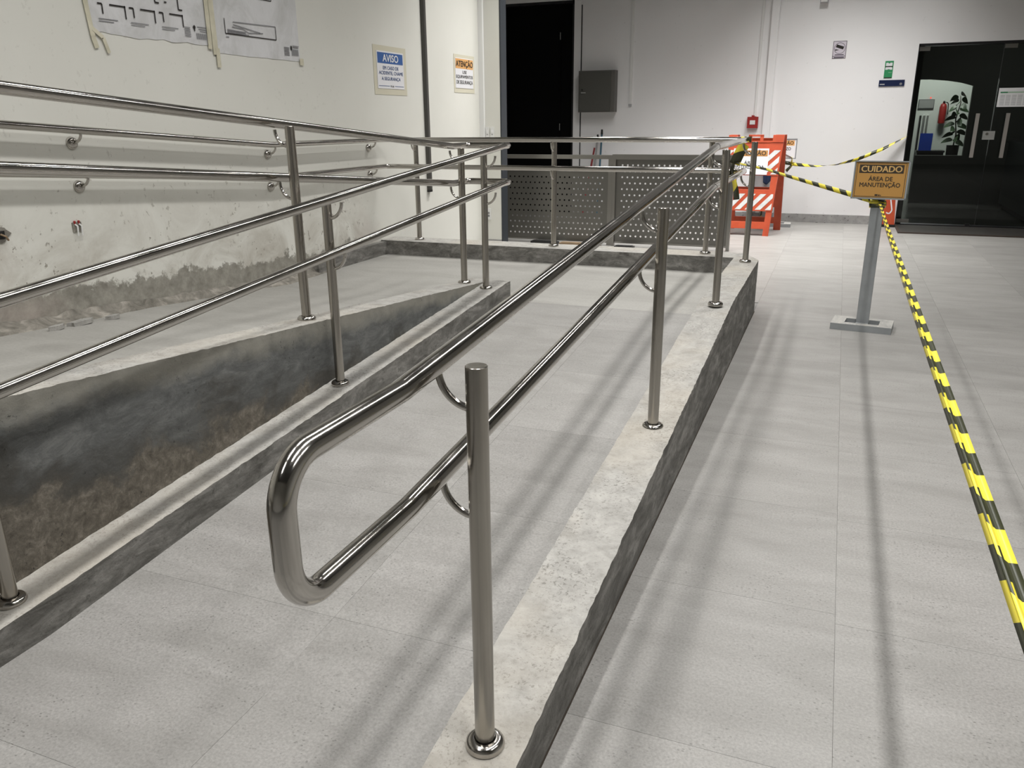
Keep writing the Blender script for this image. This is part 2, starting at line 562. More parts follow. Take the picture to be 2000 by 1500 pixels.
def ribbon(mb, pts, width, twist=0.0, fold=0.0, up0=None, step=0.03, u0=0.0, tw0=0.0, us_=1.0):
    """tape along pts; fold makes a shallow v section"""
    pts = resample(pts, step)
    n = len(pts); k = len(mb.v)
    dist = u0
    wfun = width if callable(width) else (lambda q: width)
    vf = [-1, -0.15, 1] if fold else [-1, 1]
    m = len(vf)
    us = []
    for i, p in enumerate(pts):
        tn = (pts[min(i + 1, n - 1)] - pts[max(i - 1, 0)]).normalized()
        ref = Vector(up0) if up0 else Vector((0, 0, 1))
        if abs(tn.dot(ref)) > 0.95: ref = Vector((1, 0, 0))
        s = tn.cross(ref).normalized(); w = s.cross(tn)
        a = tw0 + twist * i / max(1, n - 1)
        d1 = s * math.cos(a) + w * math.sin(a)
        d2 = -s * math.sin(a) + w * math.cos(a)
        if i: dist += (p - pts[i - 1]).length
        wd = wfun(i / max(1, n - 1))
        for q in vf:
            mb.v.append(p + d1 * (q * wd / 2) + d2 * (fold * (1 if abs(q) < 0.5 else 0)))
            us.append((dist * us_, q * wd / 2 * us_))
    for i in range(n - 1):
        for j in range(m - 1):
            f = (k + i * m + j, k + i * m + j + 1, k + (i + 1) * m + j + 1, k + (i + 1) * m + j)
            mb.face(f)
    for i, u in enumerate(us):
        mb.uv[k + i] = u


def build_ribbon(mb, name, parent, off=None):
    ob = mb.build(name, 'barrier_tape', parent, True, off)
    uvl = ob.data.uv_layers.new(name='UVMap')
    for lp in ob.data.loops:
        uvl.data[lp.index].uv = mb.uv.get(lp.vertex_index, (0, 0))
    so = ob.modifiers.new('thickness', 'SOLIDIFY'); so.thickness = 0.0006; so.offset = 0
    return ob


# ------------------------------------------------------------------ dimensions
XW = -3.77                        # left wall
YB = 12.20                        # back wall
Y0, YL = 1.35, 4.85               # foot of the ramp, front of the landing
ZL = 0.270                        # landing height
YF0, YF1 = 6.31, 6.57             # far kerb
XO, XI = -0.492, -0.680           # outer kerb faces
XMI, XMO = -1.986, -2.14          # middle kerb faces
XUI = -2.29                       # inner face of the upper kerb


def z_low(y): return min(ZL, max(0.0, (y - Y0) * ZL / (YL - Y0)))
def z_up(y): return ZL + max(0.0, (YL - y)) * 0.076
def k_out(y): return min(0.3933, 0.131 + (y - 1.2734) * 0.0761)
def k_mid(y): return min(0.375, 0.107 + (y - 1.25) * 0.0735)
def k_upp(y): return 0.380 + max(0.0, (YL - y)) * 0.0860


# ================================================================== STRUCTURE
st = thing('floor', 'grey concrete-look tiled floor around the ramp', 'floor', kind='structure')
MB().box(-6.2, 5.4, -4.2, YB + 0.3, -0.12, -0.004).build('slab', 'grout', st)
TW = 0.685


def tile(x0, x1, y0, y1, zf, parent, crease=None, j=0.0004):
    ys = [y0 + j] + ([crease] if crease and y0 + 0.02 < crease < y1 - 0.02 else []) + [y1 - j]
    mb = MB()
    xa, xb = x0 + j, x1 - j
    for a, b in zip(ys[:-1], ys[1:]):
        mb.poly([(xa, a, zf(a)), (xb, a, zf(a)), (xb, b, zf(b)), (xa, b, zf(b))])
    th = 0.006
    for a, b in zip(ys[:-1], ys[1:]):
        mb.poly([(xa, a, zf(a)), (xa, b, zf(b)), (xa, b, zf(b) - th), (xa, a, zf(a) - th)])
        mb.poly([(xb, a, zf(a)), (xb, b, zf(b)), (xb, b, zf(b) - th), (xb, a, zf(a) - th)])
    for q in (ys[0], ys[-1]):
        mb.poly([(xa, q, zf(q)), (xb, q, zf(q)), (xb, q, zf(q) - th), (xa, q, zf(q) - th)])
    o = mb.build('tile', 'concrete_tile', parent)
    for p in o.data.polygons:                       # top stays up after recalc
        pass
    return o


flat = lambda y: 0.0
cols = [(-0.492, 0.13, 2.26), (0.13, 0.815, 2.21), (0.815, 1.5, 2.07), (1.5, 2.185, 2.30), (2.185, 2.87, 2.02)]
for (xa, xb, ref) in cols:
    y = ref - 5 * TW
    while y < YB:
        if y + TW > -1.2:
            tile(xa, xb, y, min(y + TW, YB), flat, st)
        y += TW
for k in range(5):                                   # floor behind the landing
    xa = XO - (k + 1) * TW
    xb = xa + TW
    y = YF1 + 0.012
    while y < YB:
        tile(xa, xb, y, min(y + TW, YB), flat, st)
        y += TW
for (xa, xb) in ((XMI, -1.24), (-1.24, XI)):         # before the foot of the ramp
    for y in (-0.371, 0.314):
        tile(xa, xb, y, y + TW, flat, st)

MB().box(XW - 0.14, XW, -4.2, 8.75, -0.1, 4.9).build('wall_left', 'wall_paint_left')['kind'] = 'structure'
MB().box(XW, -3.535, 8.60, 8.75, -0.1, 4.9).build('wall_pier', 'wall_paint_left')['kind'] = 'structure'
MB().box(-3.535, -3.520, 8.598, 8.755, 0, 4.9).build('trim_1', 'frame_blue_grey')['kind'] = 'structure'
MB().box(XW + 0.001, XW + 0.052, 8.565, 8.60, 0, 4.9).build('trim_2', 'white_trim')['kind'] = 'structure'
DX0, DX1, DZ = -4.93, -3.825, 3.05
GX0, GX1, GZ = 0.775, 3.60, 2.285
wb = MB()
for (a, b, z0, z1) in ((-6.2, DX0, -0.1, 4.9), (DX0, DX1, DZ, 4.9), (DX1, GX0, -0.1, 4.9), (GX0, GX1, GZ, 4.9), (GX1, 5.4, -0.1, 4.9)):
    wb.box(a, b, YB, YB + 0.16, z0, z1)
wb.build('wall_back', 'wall_paint_back')['kind'] = 'structure'
MB().box(5.26, 5.4, -4.2, YB, -0.1, 4.9).build('wall_right', 'wall_grey')['kind'] = 'structure'
MB().box(-6.2, 5.4, -4.34, -4.2, -0.1, 4.9).build('wall_front', 'wall_grey')['kind'] = 'structure'
MB().box(-6.34, -6.2, 8.6, YB, -0.1, 4.9).build('wall_passage', 'wall_grey')['kind'] = 'structure'
MB().box(-6.34, XW - 0.14, 8.46, 8.6, -0.1, 4.9).build('wall_passage_end', 'wall_grey')['kind'] = 'structure'
MB().box(-6.34, 5.4, -4.34, YB + 0.16, 4.9, 5.0).build('ceiling', 'ceiling_grey')['kind'] = 'structure'
MB().box(DX1 + 0.02, 0.45, YB - 0.022, YB, 0, 0.115).build('baseboard_back', 'baseboard_grey')['kind'] = 'structure'
MB().box(XW, -3.535, 8.585, 8.60, 0, 0.10).build('baseboard_pier', 'baseboard_grey')['kind'] = 'structure'
# shallow casing strip on the back wall
MB().box(-1.060, -0.965, YB - 0.05, YB, 0.115, 4.9).build('trim_3', 'wall_paint_back')['kind'] = 'structure'

# ------------------------------------------------------------------ black door in the back wall
d2 = thing('door_2', 'tall black door standing in the back wall left of the grey cabinet', 'door', (DX0, YB, 0), kind='structure')
w = DX1 - DX0
MB().box(0.03, w * 0.80, 0.05, 0.09, 0.0, DZ - 0.04).build('door_leaf', 'black_door', d2)
MB().box(w * 0.805, w - 0.03, 0.055, 0.09, 0.0, DZ - 0.04).build('door_leaf', 'black_door', d2)
f = MB(); f.box(0, 0.03, 0.0, 0.12, 0, DZ); f.box(w - 0.03, w, 0.0, 0.12, 0, DZ); f.box(0, w, 0.0, 0.12, DZ - 0.04, DZ)
f.build('door_frame', 'frame_black', d2)
for zz in (1.25, 2.53):
    MB().box(w * 0.80 - 0.012, w * 0.80 - 0.004, 0.035, 0.05, zz, zz + 0.10).build('hinge', 'aluminium', d2)  # bright slips standing in for glints on the door edge
MB().box(0, w, 0.12, 0.15, 0, DZ).build('backing', 'black_door', d2)
MB().box(DX1, DX1 + 0.105, YB - 0.012, YB, 0.115, 4.9).build('trim_4', 'wall_paint_back')['kind'] = 'structure'
MB().box(DX1 + 0.108, DX1 + 0.120, YB - 0.010, YB, 0.115, 2.98).build('trim_5', 'black')['kind'] = 'structure'

# ------------------------------------------------------------------ glass door with what lies behind it
d1 = thing('door_1', 'dark tinted glass double door with steel pull bars in the back wall', 'door', (GX0, YB, 0), kind='structure')
LW = 0.955
for i in range(3):
    a = 0.012 + i * LW
    b = min(a + LW - 0.008, GX1 - GX0 - 0.012)
    MB().box(a, b, 0.03, 0.04, 0.035, GZ - 0.03).build('glass_pane', 'tinted_glass', d1)
f = MB(); f.box(0, 0.012, -0.002, 0.16, 0, GZ); f.box(0, GX1 - GX0, -0.002, 0.16, GZ - 0.028, GZ)
f.box(GX1 - GX0 - 0.012, GX1 - GX0, -0.002, 0.16, 0, GZ); f.box(0.012, 0.075, 0.05, 0.16, 0, GZ - 0.028)
f.box(0, GX1 - GX0, 0.0, 0.16, 0.0, 0.022)
f.build('door_frame', 'frame_black', d1)
for (a, b, z0, z1) in ((0.012, 0.135, GZ - 0.085, GZ - 0.035), (0.012, 0.17, 0.035, 0.085), (0.012 + LW + 0.0, 0.15 + LW, GZ - 0.085, GZ - 0.035)):
    MB().box(a, b, 0.018, 0.052, z0, z1).build('hinge_plate', 'steel_frame', d1)
for hx in (1.557 - GX0, 1.893 - GX0):
    h = MB(); h.box(hx - 0.021, hx + 0.021, -0.062, -0.038, 0.895, 1.435)
    hb = h.build('pull_bar', 'pull_bar', d1)
    MB().box(hx - 0.010, hx + 0.010, -0.038, 0.032, 0.99, 1.01).build('standoff', 'steel_frame', hb)
    MB().box(hx - 0.010, hx + 0.010, -0.038, 0.032, 1.32, 1.34).build('standoff', 'steel_frame', hb)
lk = MB().box(0.88, 1.015, 0.0, 0.03, 1.115, 1.220).build('lock_case', 'aluminium', d1)
MB().lathe([(0.0, 0.006), (0.016, 0.006), (0.018, 0.0)], (0.925, 0.0, 1.185), (0, -1, 0), 16).build('cylinder', 'steel_polished', lk, True)
MB().box(1.475 - GX0 + 0.15, 1.525 - GX0 + 0.15, 0.012, 0.05, 0.022, 0.05).build('floor_stop', 'frame_black', d1)

pp = thing('calendar_sheet', 'white printed calendar sheet stuck on the glass door', 'paper', (1.758, YB + 0.026, 1.51))
MB().box(0, 0.42, 0, 0.0015, 0, 0.225).build('sheet', 'bright_paper', pp)
Mc = frame((0, -0.0008, 0), (1, 0, 0), (0, 0, 1))
for (x0_, x1_) in ((0.02, 0.10), (0.30, 0.39)):
    rectface(MB(), Mc, x0_, x1_, 0.165, 0.180).build('printed_bar', 'green', pp)
q = MB(); rectface(q, Mc, 0.10, 0.30, 0.165, 0.180); q.build('printed_bar', 'green_pale', pp)
q = MB()
for c_ in range(6):
    for r_ in range(8):
        rectface(q, Mc, 0.025 + c_ * 0.064, 0.075 + c_ * 0.064, 0.022 + r_ * 0.016, 0.027 + r_ * 0.016)
q.build('printed_rows', 'ink_faint', pp)

# room behind the glass
YR = 17.4
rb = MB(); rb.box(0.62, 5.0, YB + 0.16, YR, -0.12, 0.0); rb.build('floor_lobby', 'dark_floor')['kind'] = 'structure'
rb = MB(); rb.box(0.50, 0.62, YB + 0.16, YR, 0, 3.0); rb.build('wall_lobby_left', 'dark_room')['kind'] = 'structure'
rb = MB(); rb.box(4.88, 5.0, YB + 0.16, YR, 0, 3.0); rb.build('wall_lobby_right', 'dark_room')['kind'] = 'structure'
rb = MB(); rb.box(0.62, 4.88, YR - 0.1, YR, 0, 3.0); rb.build('wall_lobby_back', 'room_white')['kind'] = 'structure'
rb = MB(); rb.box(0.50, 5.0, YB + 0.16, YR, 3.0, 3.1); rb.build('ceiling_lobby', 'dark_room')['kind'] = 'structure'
# partition with an arched opening
PY = 15.6
pt_ = MB()
pt_.box(1.87, 4.88, PY, PY + 0.10, 0, 3.0)
arc = [(0.62, 1.97), (1.0, 1.985), (1.25, 1.98), (1.5, 1.955), (1.7, 1.92), (1.87, 1.87), (1.87, 3.0), (0.62, 3.0)]
pt_.prism(arc, 0.10, frame((0, PY + 0.10, 0), (1, 0, 0), (0, 0, 1)))
pt_.box(1.16, 1.87, PY, PY + 0.10, 0, 0.78)  # low dark wall added so the foot of the opening stays dark
pt_.build('wall_lobby_partition', 'dark_room')['kind'] = 'structure'
lamp_l = thing('ceiling_lamp', 'square ceiling lamp in the lit room far behind the glass door', 'lamp', (1.45, 16.05, 3.0))
MB().box(-0.32, 0.32, -0.32, 0.32, -0.05, 0.0).build('housing', 'lamp_body', lamp_l)
ld = bpy.data.lights.new('lobby_light', 'AREA'); ld.shape = 'SQUARE'; ld.size = 0.55; ld.energy = 95; ld.color = (0.97, 1.0, 0.985)
lo = bpy.data.objects.new('lobby_light', ld); COL.objects.link(lo); lo.parent = lamp_l; lo.location = (0, 0, -0.06)

lamp_d = thing('ceiling_lamp', 'added unseen lamp brightening the dark lobby just inside the glass door', 'lamp', (2.2, 13.9, 3.0))
MB().box(-0.32, 0.32, -0.32, 0.32, -0.05, 0.0).build('housing', 'lamp_body', lamp_d)
ld = bpy.data.lights.new('lobby_fill_light', 'AREA'); ld.shape = 'SQUARE'; ld.size = 0.55; ld.energy = 16  # fill light added to lift the nearly black lobby
lo = bpy.data.objects.new('lobby_fill_light', ld); COL.objects.link(lo); lo.parent = lamp_d; lo.location = (0, 0, -0.06)

cb = thing('black_cabinet', 'low black cabinet in the room behind the glass door', 'cabinet', (1.24, 16.35, 0))
MB().box(0.0, 0.42, 0, 0.40, 0.04, 0.80).build('body', 'black', cb)
MB().box(-0.015, 0.435, -0.015, 0.415, 0.80, 0.83).build('top', 'frame_black', cb)
MB().box(0.02, 0.40, 0.02, 0.38, 0.0, 0.04).build('plinth', 'frame_black', cb)
bc = thing('blue_folder', 'bright blue folder standing on the low black cabinet', 'folder', (1.26, 16.42, 0.83))
MB().box(0.0, 0.20, 0, 0.05, 0.0, 0.29).build('cover', 'blue_plastic', bc)
MB().box(0.20, 0.208, 0.004, 0.046, 0.005, 0.285).build('pages', 'white_plastic', bc)
sm = thing('wall_screen', 'small grey screen on the white wall behind the glass door', 'screen', (1.22, YR - 0.16, 1.54))
MB().box(0, 0.26, 0.03, 0.06, 0, 0.16).build('body', 'counter_grey', sm)
MB().box(0.01, 0.25, 0.026, 0.03, 0.01, 0.15).build('panel', 'rod_grey', sm)
MB().lathe([(0, 0.006), (0.012, 0.006), (0.014, 0)], (0.19, 0.03, 0.185), (0, -1, 0), 12).build('indicator', 'led_red', sm)
for (pxx, ww, mm) in ((1.27, 0.03, 'black'), (1.33, 0.035, 'aluminium'), (1.39, 0.03, 'aluminium')):
    tag(MB().box(pxx, pxx + ww, YR - 0.14, YR - 0.10, 0.0, 1.42).build('cable_duct', mm),
        {1.27: 'black upright cable duct under the screen behind the glass', 1.33: 'pale upright duct in the middle under the grey screen', 1.39: 'rightmost pale upright duct under the grey screen'}[pxx], 'duct')
ex = thing('fire_extinguisher', 'red fire extinguisher on the white wall behind the plant', 'extinguisher', (1.63, YR - 0.21, 1.28))
MB().lathe([(0.0, 0.0), (0.055, 0.0), (0.06, 0.02), (0.06, 0.28), (0.045, 0.33), (0.018, 0.35), (0.018, 0.37), (0, 0.37)], (0, 0, 0), (0, 0, 1), 20).build('cylinder', 'red', ex, True)
MB().box(-0.012, 0.012, -0.05, 0.03, 0.365, 0.385).build('lever', 'black', ex)
MB().tube(fillet([(0.0, -0.02, 0.365), (0.07, -0.02, 0.36), (0.085, -0.02, 0.15)], 0.04), 0.008, 8).build('hose', 'black', ex, True)
MB().box(-0.03, 0.03, 0.06, 0.11, 0.1, 0.3).build('bracket', 'black', ex)
pl_ = thing('potted_plant', 'leafy houseplant in a tall black pot behind the glass door', 'plant', (1.80, 16.45, 0))
MB().lathe([(0.0, 0.0), (0.075, 0.0), (0.10, 0.9), (0.105, 0.92), (0.095, 0.92), (0.09, 0.88), (0.0, 0.88)], (0, 0, 0), (0, 0, 1), 20).build('pot', 'black', pl_, True)
MB().lathe([(0, 0.89), (0.092, 0.885)], (0, 0, 0), (0, 0, 1), 16).build('soil', 'soil', pl_)
MB().tube([(0, 0, 0.86), (0.02, 0.0, 1.1), (-0.02, 0.01, 1.35), (0.02, 0, 1.62), (0, 0, 1.74)], [0.012, 0.011, 0.01, 0.008, 0.004], 8).build('stem', 'soil', pl_, True)
for i in range(24):
    z0 = 0.96 + 0.034 * i
    a = i * 2.4
    L, Wd = 0.15 + 0.05 * math.sin(i * 1.7), 0.055
    dr = Vector((math.cos(a), math.sin(a) * 0.7, 0.25)).normalized()
    sd = (dr.cross(Vector((0, 0, 1))).normalized() * 0.6 + Vector((0, 0.1, 0.75 if i % 2 else -0.75))).normalized()
    mb = MB(); c0 = Vector((0, 0, z0)); rows = []
    for s in range(6):
        tt = s / 5
        cen = c0 + dr * (0.03 + L * tt) + Vector((0, 0, -0.10 * tt * tt))
        wdt = Wd * math.sin(math.pi * min(0.98, 0.08 + 0.9 * tt)) ** 0.8
        k = len(mb.v); mb.v += [cen - sd * wdt, cen + Vector((0, 0, -0.008)), cen + sd * wdt]; rows.append(k)
    for a0, b0 in zip(rows[:-1], rows[1:]):
        mb.face((a0, a0 + 1, b0 + 1, b0)); mb.face((a0 + 1, a0 + 2, b0 + 2, b0 + 1))
    mb.build('leaf', 'leaf_green', pl_, True)
ct = thing('reception_counter', 'long dark grey counter along the right side behind the glass door', 'counter', (2.42, 12.75, 0))
MB().box(0, 0.9, 0, 2.3, 0.08, 1.0).build('body', 'counter_grey', ct)
MB().box(-0.04, 0.94, -0.04, 2.34, 1.0, 1.04).build('top', 'frame_black', ct)
MB().box(0.05, 0.9, 0.05, 2.25, 0, 0.08).build('plinth', 'black', ct)

mt = thing('entrance_mat', 'worn black mat on the floor before the glass door', 'mat', (0.77, 11.33, 0))
MB().box(0.03, 3.2, 0.03, 0.85, 0.0, 0.012).build('mat_field', 'dark_stone', mt)
f = MB(); f.box(0, 3.2, 0, 0.03, 0, 0.016); f.box(0, 0.03, 0.03, 0.85, 0, 0.016)
f.build('border', 'mat_edge', mt)

# ================================================================== RAMP
rp = thing('access_ramp', 'switchback concrete access ramp with raised kerbs beside the wall', 'ramp', (0, 0, 0))
# lower flight
lo_ = MB()
for (xa, xb) in ((XMI - 0.02, XI + 0.02),):
    lo_.poly([(xa, Y0, 0.0), (xb, Y0, 0.0), (xb, YL, ZL - 0.004), (xa, YL, ZL - 0.004)])
    lo_.poly([(xa, Y0, -0.003), (xb, Y0, -0.003), (xb, YL, -0.003), (xa, YL, -0.003)])
    lo_.poly([(xa, Y0, 0.0), (xa, YL, ZL - 0.004), (xa, YL, -0.003), (xa, Y0, -0.003)])
    lo_.poly([(xb, Y0, 0.0), (xb, YL, ZL - 0.004), (xb, YL, -0.003), (xb, Y0, -0.003)])
    lo_.poly([(xa, YL, ZL - 0.004), (xb, YL, ZL - 0.004), (xb, YL, -0.003), (xa, YL, -0.003)])
for v in lo_.v:
    v.z -= 0.003 if v.z > 0 else 0
lower = lo_.build('lower_flight', 'grout', rp)
for (xa, xb) in ((XMI, -1.24), (-1.24, XI)):
    y = 0.999
    while y < YL - 0.01:
        e = min(y + TW, YL)
        if YL - e < 0.1: e = YL
        tile(xa, xb, y, e, z_low, lower, crease=Y0)
        y = e
# landing
la = MB(); la.box(XW + 0.002, XI, YL, YF0 + 0.02, -0.003, ZL)
land = la.build('landing', 'cement_screed', rp)
# upper flight (rises back towards the viewer)
ya = -0.6
ua = MB()
xa, xb = XW + 0.002, XUI + 0.02
k = [(xa, ya), (xb, ya), (xb, YL), (xa, YL)]
ua.poly([(p[0], p[1], z_up(p[1])) for p in k]); ua.poly([(p[0], p[1], -0.003) for p in k])
for i in range(4):
    p, q = k[i], k[(i + 1) % 4]
    ua.poly([(p[0], p[1], z_up(p[1])), (q[0], q[1], z_up(q[1])), (q[0], q[1], -0.003), (p[0], p[1], -0.003)])
ua.build('upper_flight', 'cement_screed', rp)


def nz(p, s, amp):
    return mnoise.noise(Vector(p) * s) * amp


def kerb(name, prof, ys, mats, parent, amp=0.004):
    """prof(y) -> list of (x, z, is_top) going round from outer foot over the top to inner foot"""
    mb = MB()
    n = len(prof(ys[0]))
    for i, y in enumerate(ys):
        for (x, z, tp) in prof(y):
            jx = (nz((x * 3 + 11, y, z), 5, amp * 0.45) + nz((x * 3 + 11, y, z), 34, amp * 0.75)) if tp else 0
            jz = (nz((x * 5, y * 1.3, 4.2), 6, amp * 0.5) + nz((x * 5, y, 4.2), 30, amp * 0.6)) if tp else 0
            mb.v.append(Vector((x + jx, y, z + jz)))
    tops = [p[2] for p in prof(ys[0])]
    for i in range(len(ys) - 1):
        for j in range(n - 1):
            mb.face((i * n + j, i * n + j + 1, (i + 1) * n + j + 1, (i + 1) * n + j), 1 if (tops[j] and tops[j + 1]) else 0)
    mb.face(range(n), 0)
    e = (len(ys) - 1) * n
    mb.face(range(e, e + n), 0)
    return mb.build(name, mats, parent, True, angle=32)


def lin(a, b, n): return [a + (b - a) * i / n for i in range(n + 1)]


def prof_out(y):
    z = k_out(y)
    xs = lin(XO, XI, 6)
    zi = z_low(y)
    return [(XO, 0.0, False), (XO, z * 0.5, False)] + [(x, z, True) for x in xs] + [(XI, min(zi, z - 0.01), False)]


outer = kerb('kerb', prof_out, lin(1.02, 6.24, 420), ['kerb_side', 'kerb_top'], rp)
MB().box(XO, XO + 0.004, 1.0, 6.26, 0.0, 0.0012).build('joint_line', 'soil', rp)
outer['label'] = 'rough pale kerb along the outer side of the lower flight'


def prof_mid(y):
    z = k_mid(y)
    return [(XMI, min(z_low(y), z - 0.01) - 0.004, False)] + [(x, z, True) for x in lin(XMI, XMO + 0.001, 5)] + [(XMO + 0.001, 0.0, False)]


mid = kerb('kerb', prof_mid, lin(0.75, 4.97, 320), ['kerb_side', 'kerb_top'], rp)
mid['label'] = 'low kerb between the two flights, dusty top'


def prof_upp(y):
    z = k_upp(y)
    return [(XMO, 0.0, False), (XMO, z * 0.4, False), (XMO, z * 0.75, False), (XMO, z - 0.02, False)] + [(x, z, True) for x in lin(XMO, XUI, 5)] + [(XUI, z_up(y) - 0.004, False)]


upk = kerb('kerb', prof_upp, lin(0.3, 4.955, 340), ['flight_side', 'kerb_top'], rp, 0.005)
upk['label'] = 'stained concrete side and edge of the upper flight'
# far kerb with the chamfered corner
fk = MB()
nx = 80
zt_ = 0.3933
ol = [(XW + 0.002, YF0), (-0.68, YF0), (-0.68, 6.24), (XO, 6.24), (XO - 0.005, 6.27), (-0.63, YF1), (XW + 0.002, YF1)]
fk.prism(ol, zt_, frame((0, 0, 0), (1, 0, 0), (0, 1, 0)), 0)
fk.mi[1] = 1
fko = fk.build('kerb', ['kerb_side', 'kerb_top'], rp)
fko['label'] = 'far kerb closing the landing'
lk_ = MB(); lk_.box(XW + 0.002, XW + 0.06, YL + 0.4, YF0, ZL, zt_ - 0.01)
lk_.build('wall_kerb', 'kerb_side', rp)

# crumbled mortar along the foot of the left wall
mo = MB()
ys = lin(1.2, 6.0, 150)
for y in ys:
    zf = z_up(y)
    hgt = 0.045 + nz((0, y, 0), 2.3, 0.02) + nz((3, y, 0), 11, 0.018)
    dep = 0.085 + nz((5, y, 1), 1.7, 0.05) + nz((5, y, 8), 8, 0.025)
    taper = min(1.0, (6.0 - y) / 0.8)
    hgt = max(0.008, hgt * taper); dep = max(0.02, dep * (0.4 + 0.6 * taper))
    for (dx, dz) in ((0.0, hgt), (0.012, hgt * 0.92), (dep * 0.35, hgt * (0.55 + nz((1, y * 3, 2), 5, 0.2))), (dep * 0.6, hgt * (0.42 + nz((2, y * 3, 7), 6, 0.3))), (dep * 0.85, hgt * 0.25), (dep, -0.004)):
        mo.v.append(Vector((XW + 0.001 + dx, y, zf + dz)))
for i in range(len(ys) - 1):
    for j in range(5):
        mo.face((i * 6 + j, i * 6 + j + 1, (i + 1) * 6 + j + 1, (i + 1) * 6 + j))
MBm = NT('old_mortar', 0.9, spec=0.15)
c = MBm.ramp(MBm.noise(9, 6, 0.7, None, 0.5), [(0.32, (0.12, 0.112, 0.095)), (0.52, (0.24, 0.225, 0.195)), (0.72, (0.44, 0.41, 0.36))])
MBm.color(c); MBm.bump(MBm.noise(40, 5, 0.7), 0.5, 0.01)
tag(mo.build('mortar_residue', 'old_mortar', None, True, angle=60), 'crumbled strip of old mortar along the foot of the left wall', 'mortar')
random.seed(11)
for (y, dx, s) in ((2.95, 0.18, 0.06), (2.80, 0.20, 0.04), (3.15, 0.19, 0.035)):
    cx, cz = XW + dx, z_up(y)
    mb = MB()
    n = 9
    ol = [(cx + s * 0.45 * math.cos(a) * random.uniform(0.7, 1.2), y + s * 1.3 * math.sin(a) * random.uniform(0.7, 1.2)) for a in [2 * math.pi * i / n for i in range(n)]]
    mb.prism([(p[0] - cx, p[1] - y) for p in ol], 0.022, frame((cx, y, cz + 0.002), (1, 0, 0), (0, 1, 0)))
    lab = {2.95: 'largest pale plaster flake at the foot of the left wall', 2.80: 'pale plaster flake nearest the picture edge by the left wall', 3.15: 'small pale plaster flake farther along the left wall foot'}[y]
    tag(mb.build('plaster_flake', 'kerb_top'), lab, 'plaster flake')

# ================================================================== RAILINGS
RR, PR = 0.0203, 0.0212
HP = 0.853
GAP = 0.078
flange_prof = [(0.0214, 0.0), (0.042, 0.0), (0.0425, 0.006), (0.041, 0.013), (0.036, 0.0185), (0.029, 0.0205), (0.0235, 0.0205), (0.0228, 0.017)]


def post(parent, x, y, z, d, off):
    """round post, d = direction (x,y) of the rail from the post"""
    p = MB()
    prof = [(0, 0.0), (PR, 0.0), (PR, HP - 0.0012), (PR - 0.0012, HP), (0, HP)]
    p.lathe(prof, (0, 0, 0), (0, 0, 1), 24)
    o = p.build('post', 'steel_brushed', parent, True)
    o.location = Vector((x, y, z)) - Vector(off)
    MB().lathe(flange_prof, (0, 0, 0), (0, 0, 1), 32).build('flange', 'steel_polished', o, True)
    for zr in (HP - 0.002, HP - 0.002 - 0.222):
        a = Vector((d[0], d[1], 0))
        pts = [a * (0.010 + 0.068 * math.sin(q)) + Vector((0, 0, zr - 0.083 + 0.071 * (1 - math.cos(q)))) for q in [math.pi / 2 * i / 12 for i in range(13)]]
        MB().tube(pts, 0.0074, 10).build('bracket', 'steel_polished', o, True)
    return o


def rail(parent, pts, rads, name, off):
    path = fillet(pts, rads, 8)
    return MB().tube(resample(path, 0.25), RR, 22).build(name, 'steel_polished', parent, True, off, 50)


o1 = Vector((-0.577, 1.27, 0.0))
R1 = thing('handrail', 'stainless steel double handrail looping around the outer side of the ramp', 'handrail', o1)
xr = -0.577 - GAP
ZT, ZB_ = 1.2549, 1.0330
zr1 = 0.9812
yk = 4.789
slope = (ZT - zr1) / (yk - 1.2734)
ybk = 6.44 - GAP
xwr = -3.692
zk = ZT - slope * (yk - 1.135)
# one closed loop at the foot: top tube, return, lower tube; both run on round the landing and up the wall
wall_end = 1.75
wz = lambda z, y: z + 0.077 * max(0.0, 4.79 - y)
xs0 = 0.795
top = [(xr, 1.6, ZT - slope * (yk - 1.6)), (xr, yk, ZT), (xr, ybk, ZT), (xwr, ybk, ZT), (xwr, 4.79, ZT + 0.004), (xwr, wall_end, wz(ZT, wall_end))]
bot = [(p[0], p[1], p[2] - 0.222) for p in top]
rail(R1, top, [0.0, 0.045, 0.045, 0.0], 'upper_rail', o1)
rail(R1, bot, [0.0, 0.045, 0.045, 0.0], 'lower_rail', o1)
loop = [(xr, 1.6, ZT - slope * (yk - 1.6)), (xr, 1.135, zk), (xr, xs0, zk + 0.002), (xr, xs0, zk - 0.222), (xr, 1.135, zk - 0.222), (xr, 1.6, ZT - slope * (yk - 1.6) - 0.222)]
path = fillet(loop, [0.12, 0.072, 0.072, 0.12], 12)
MB().tube(path, RR, 26).build('end_loop', 'steel_polished', R1, True, o1, 50)
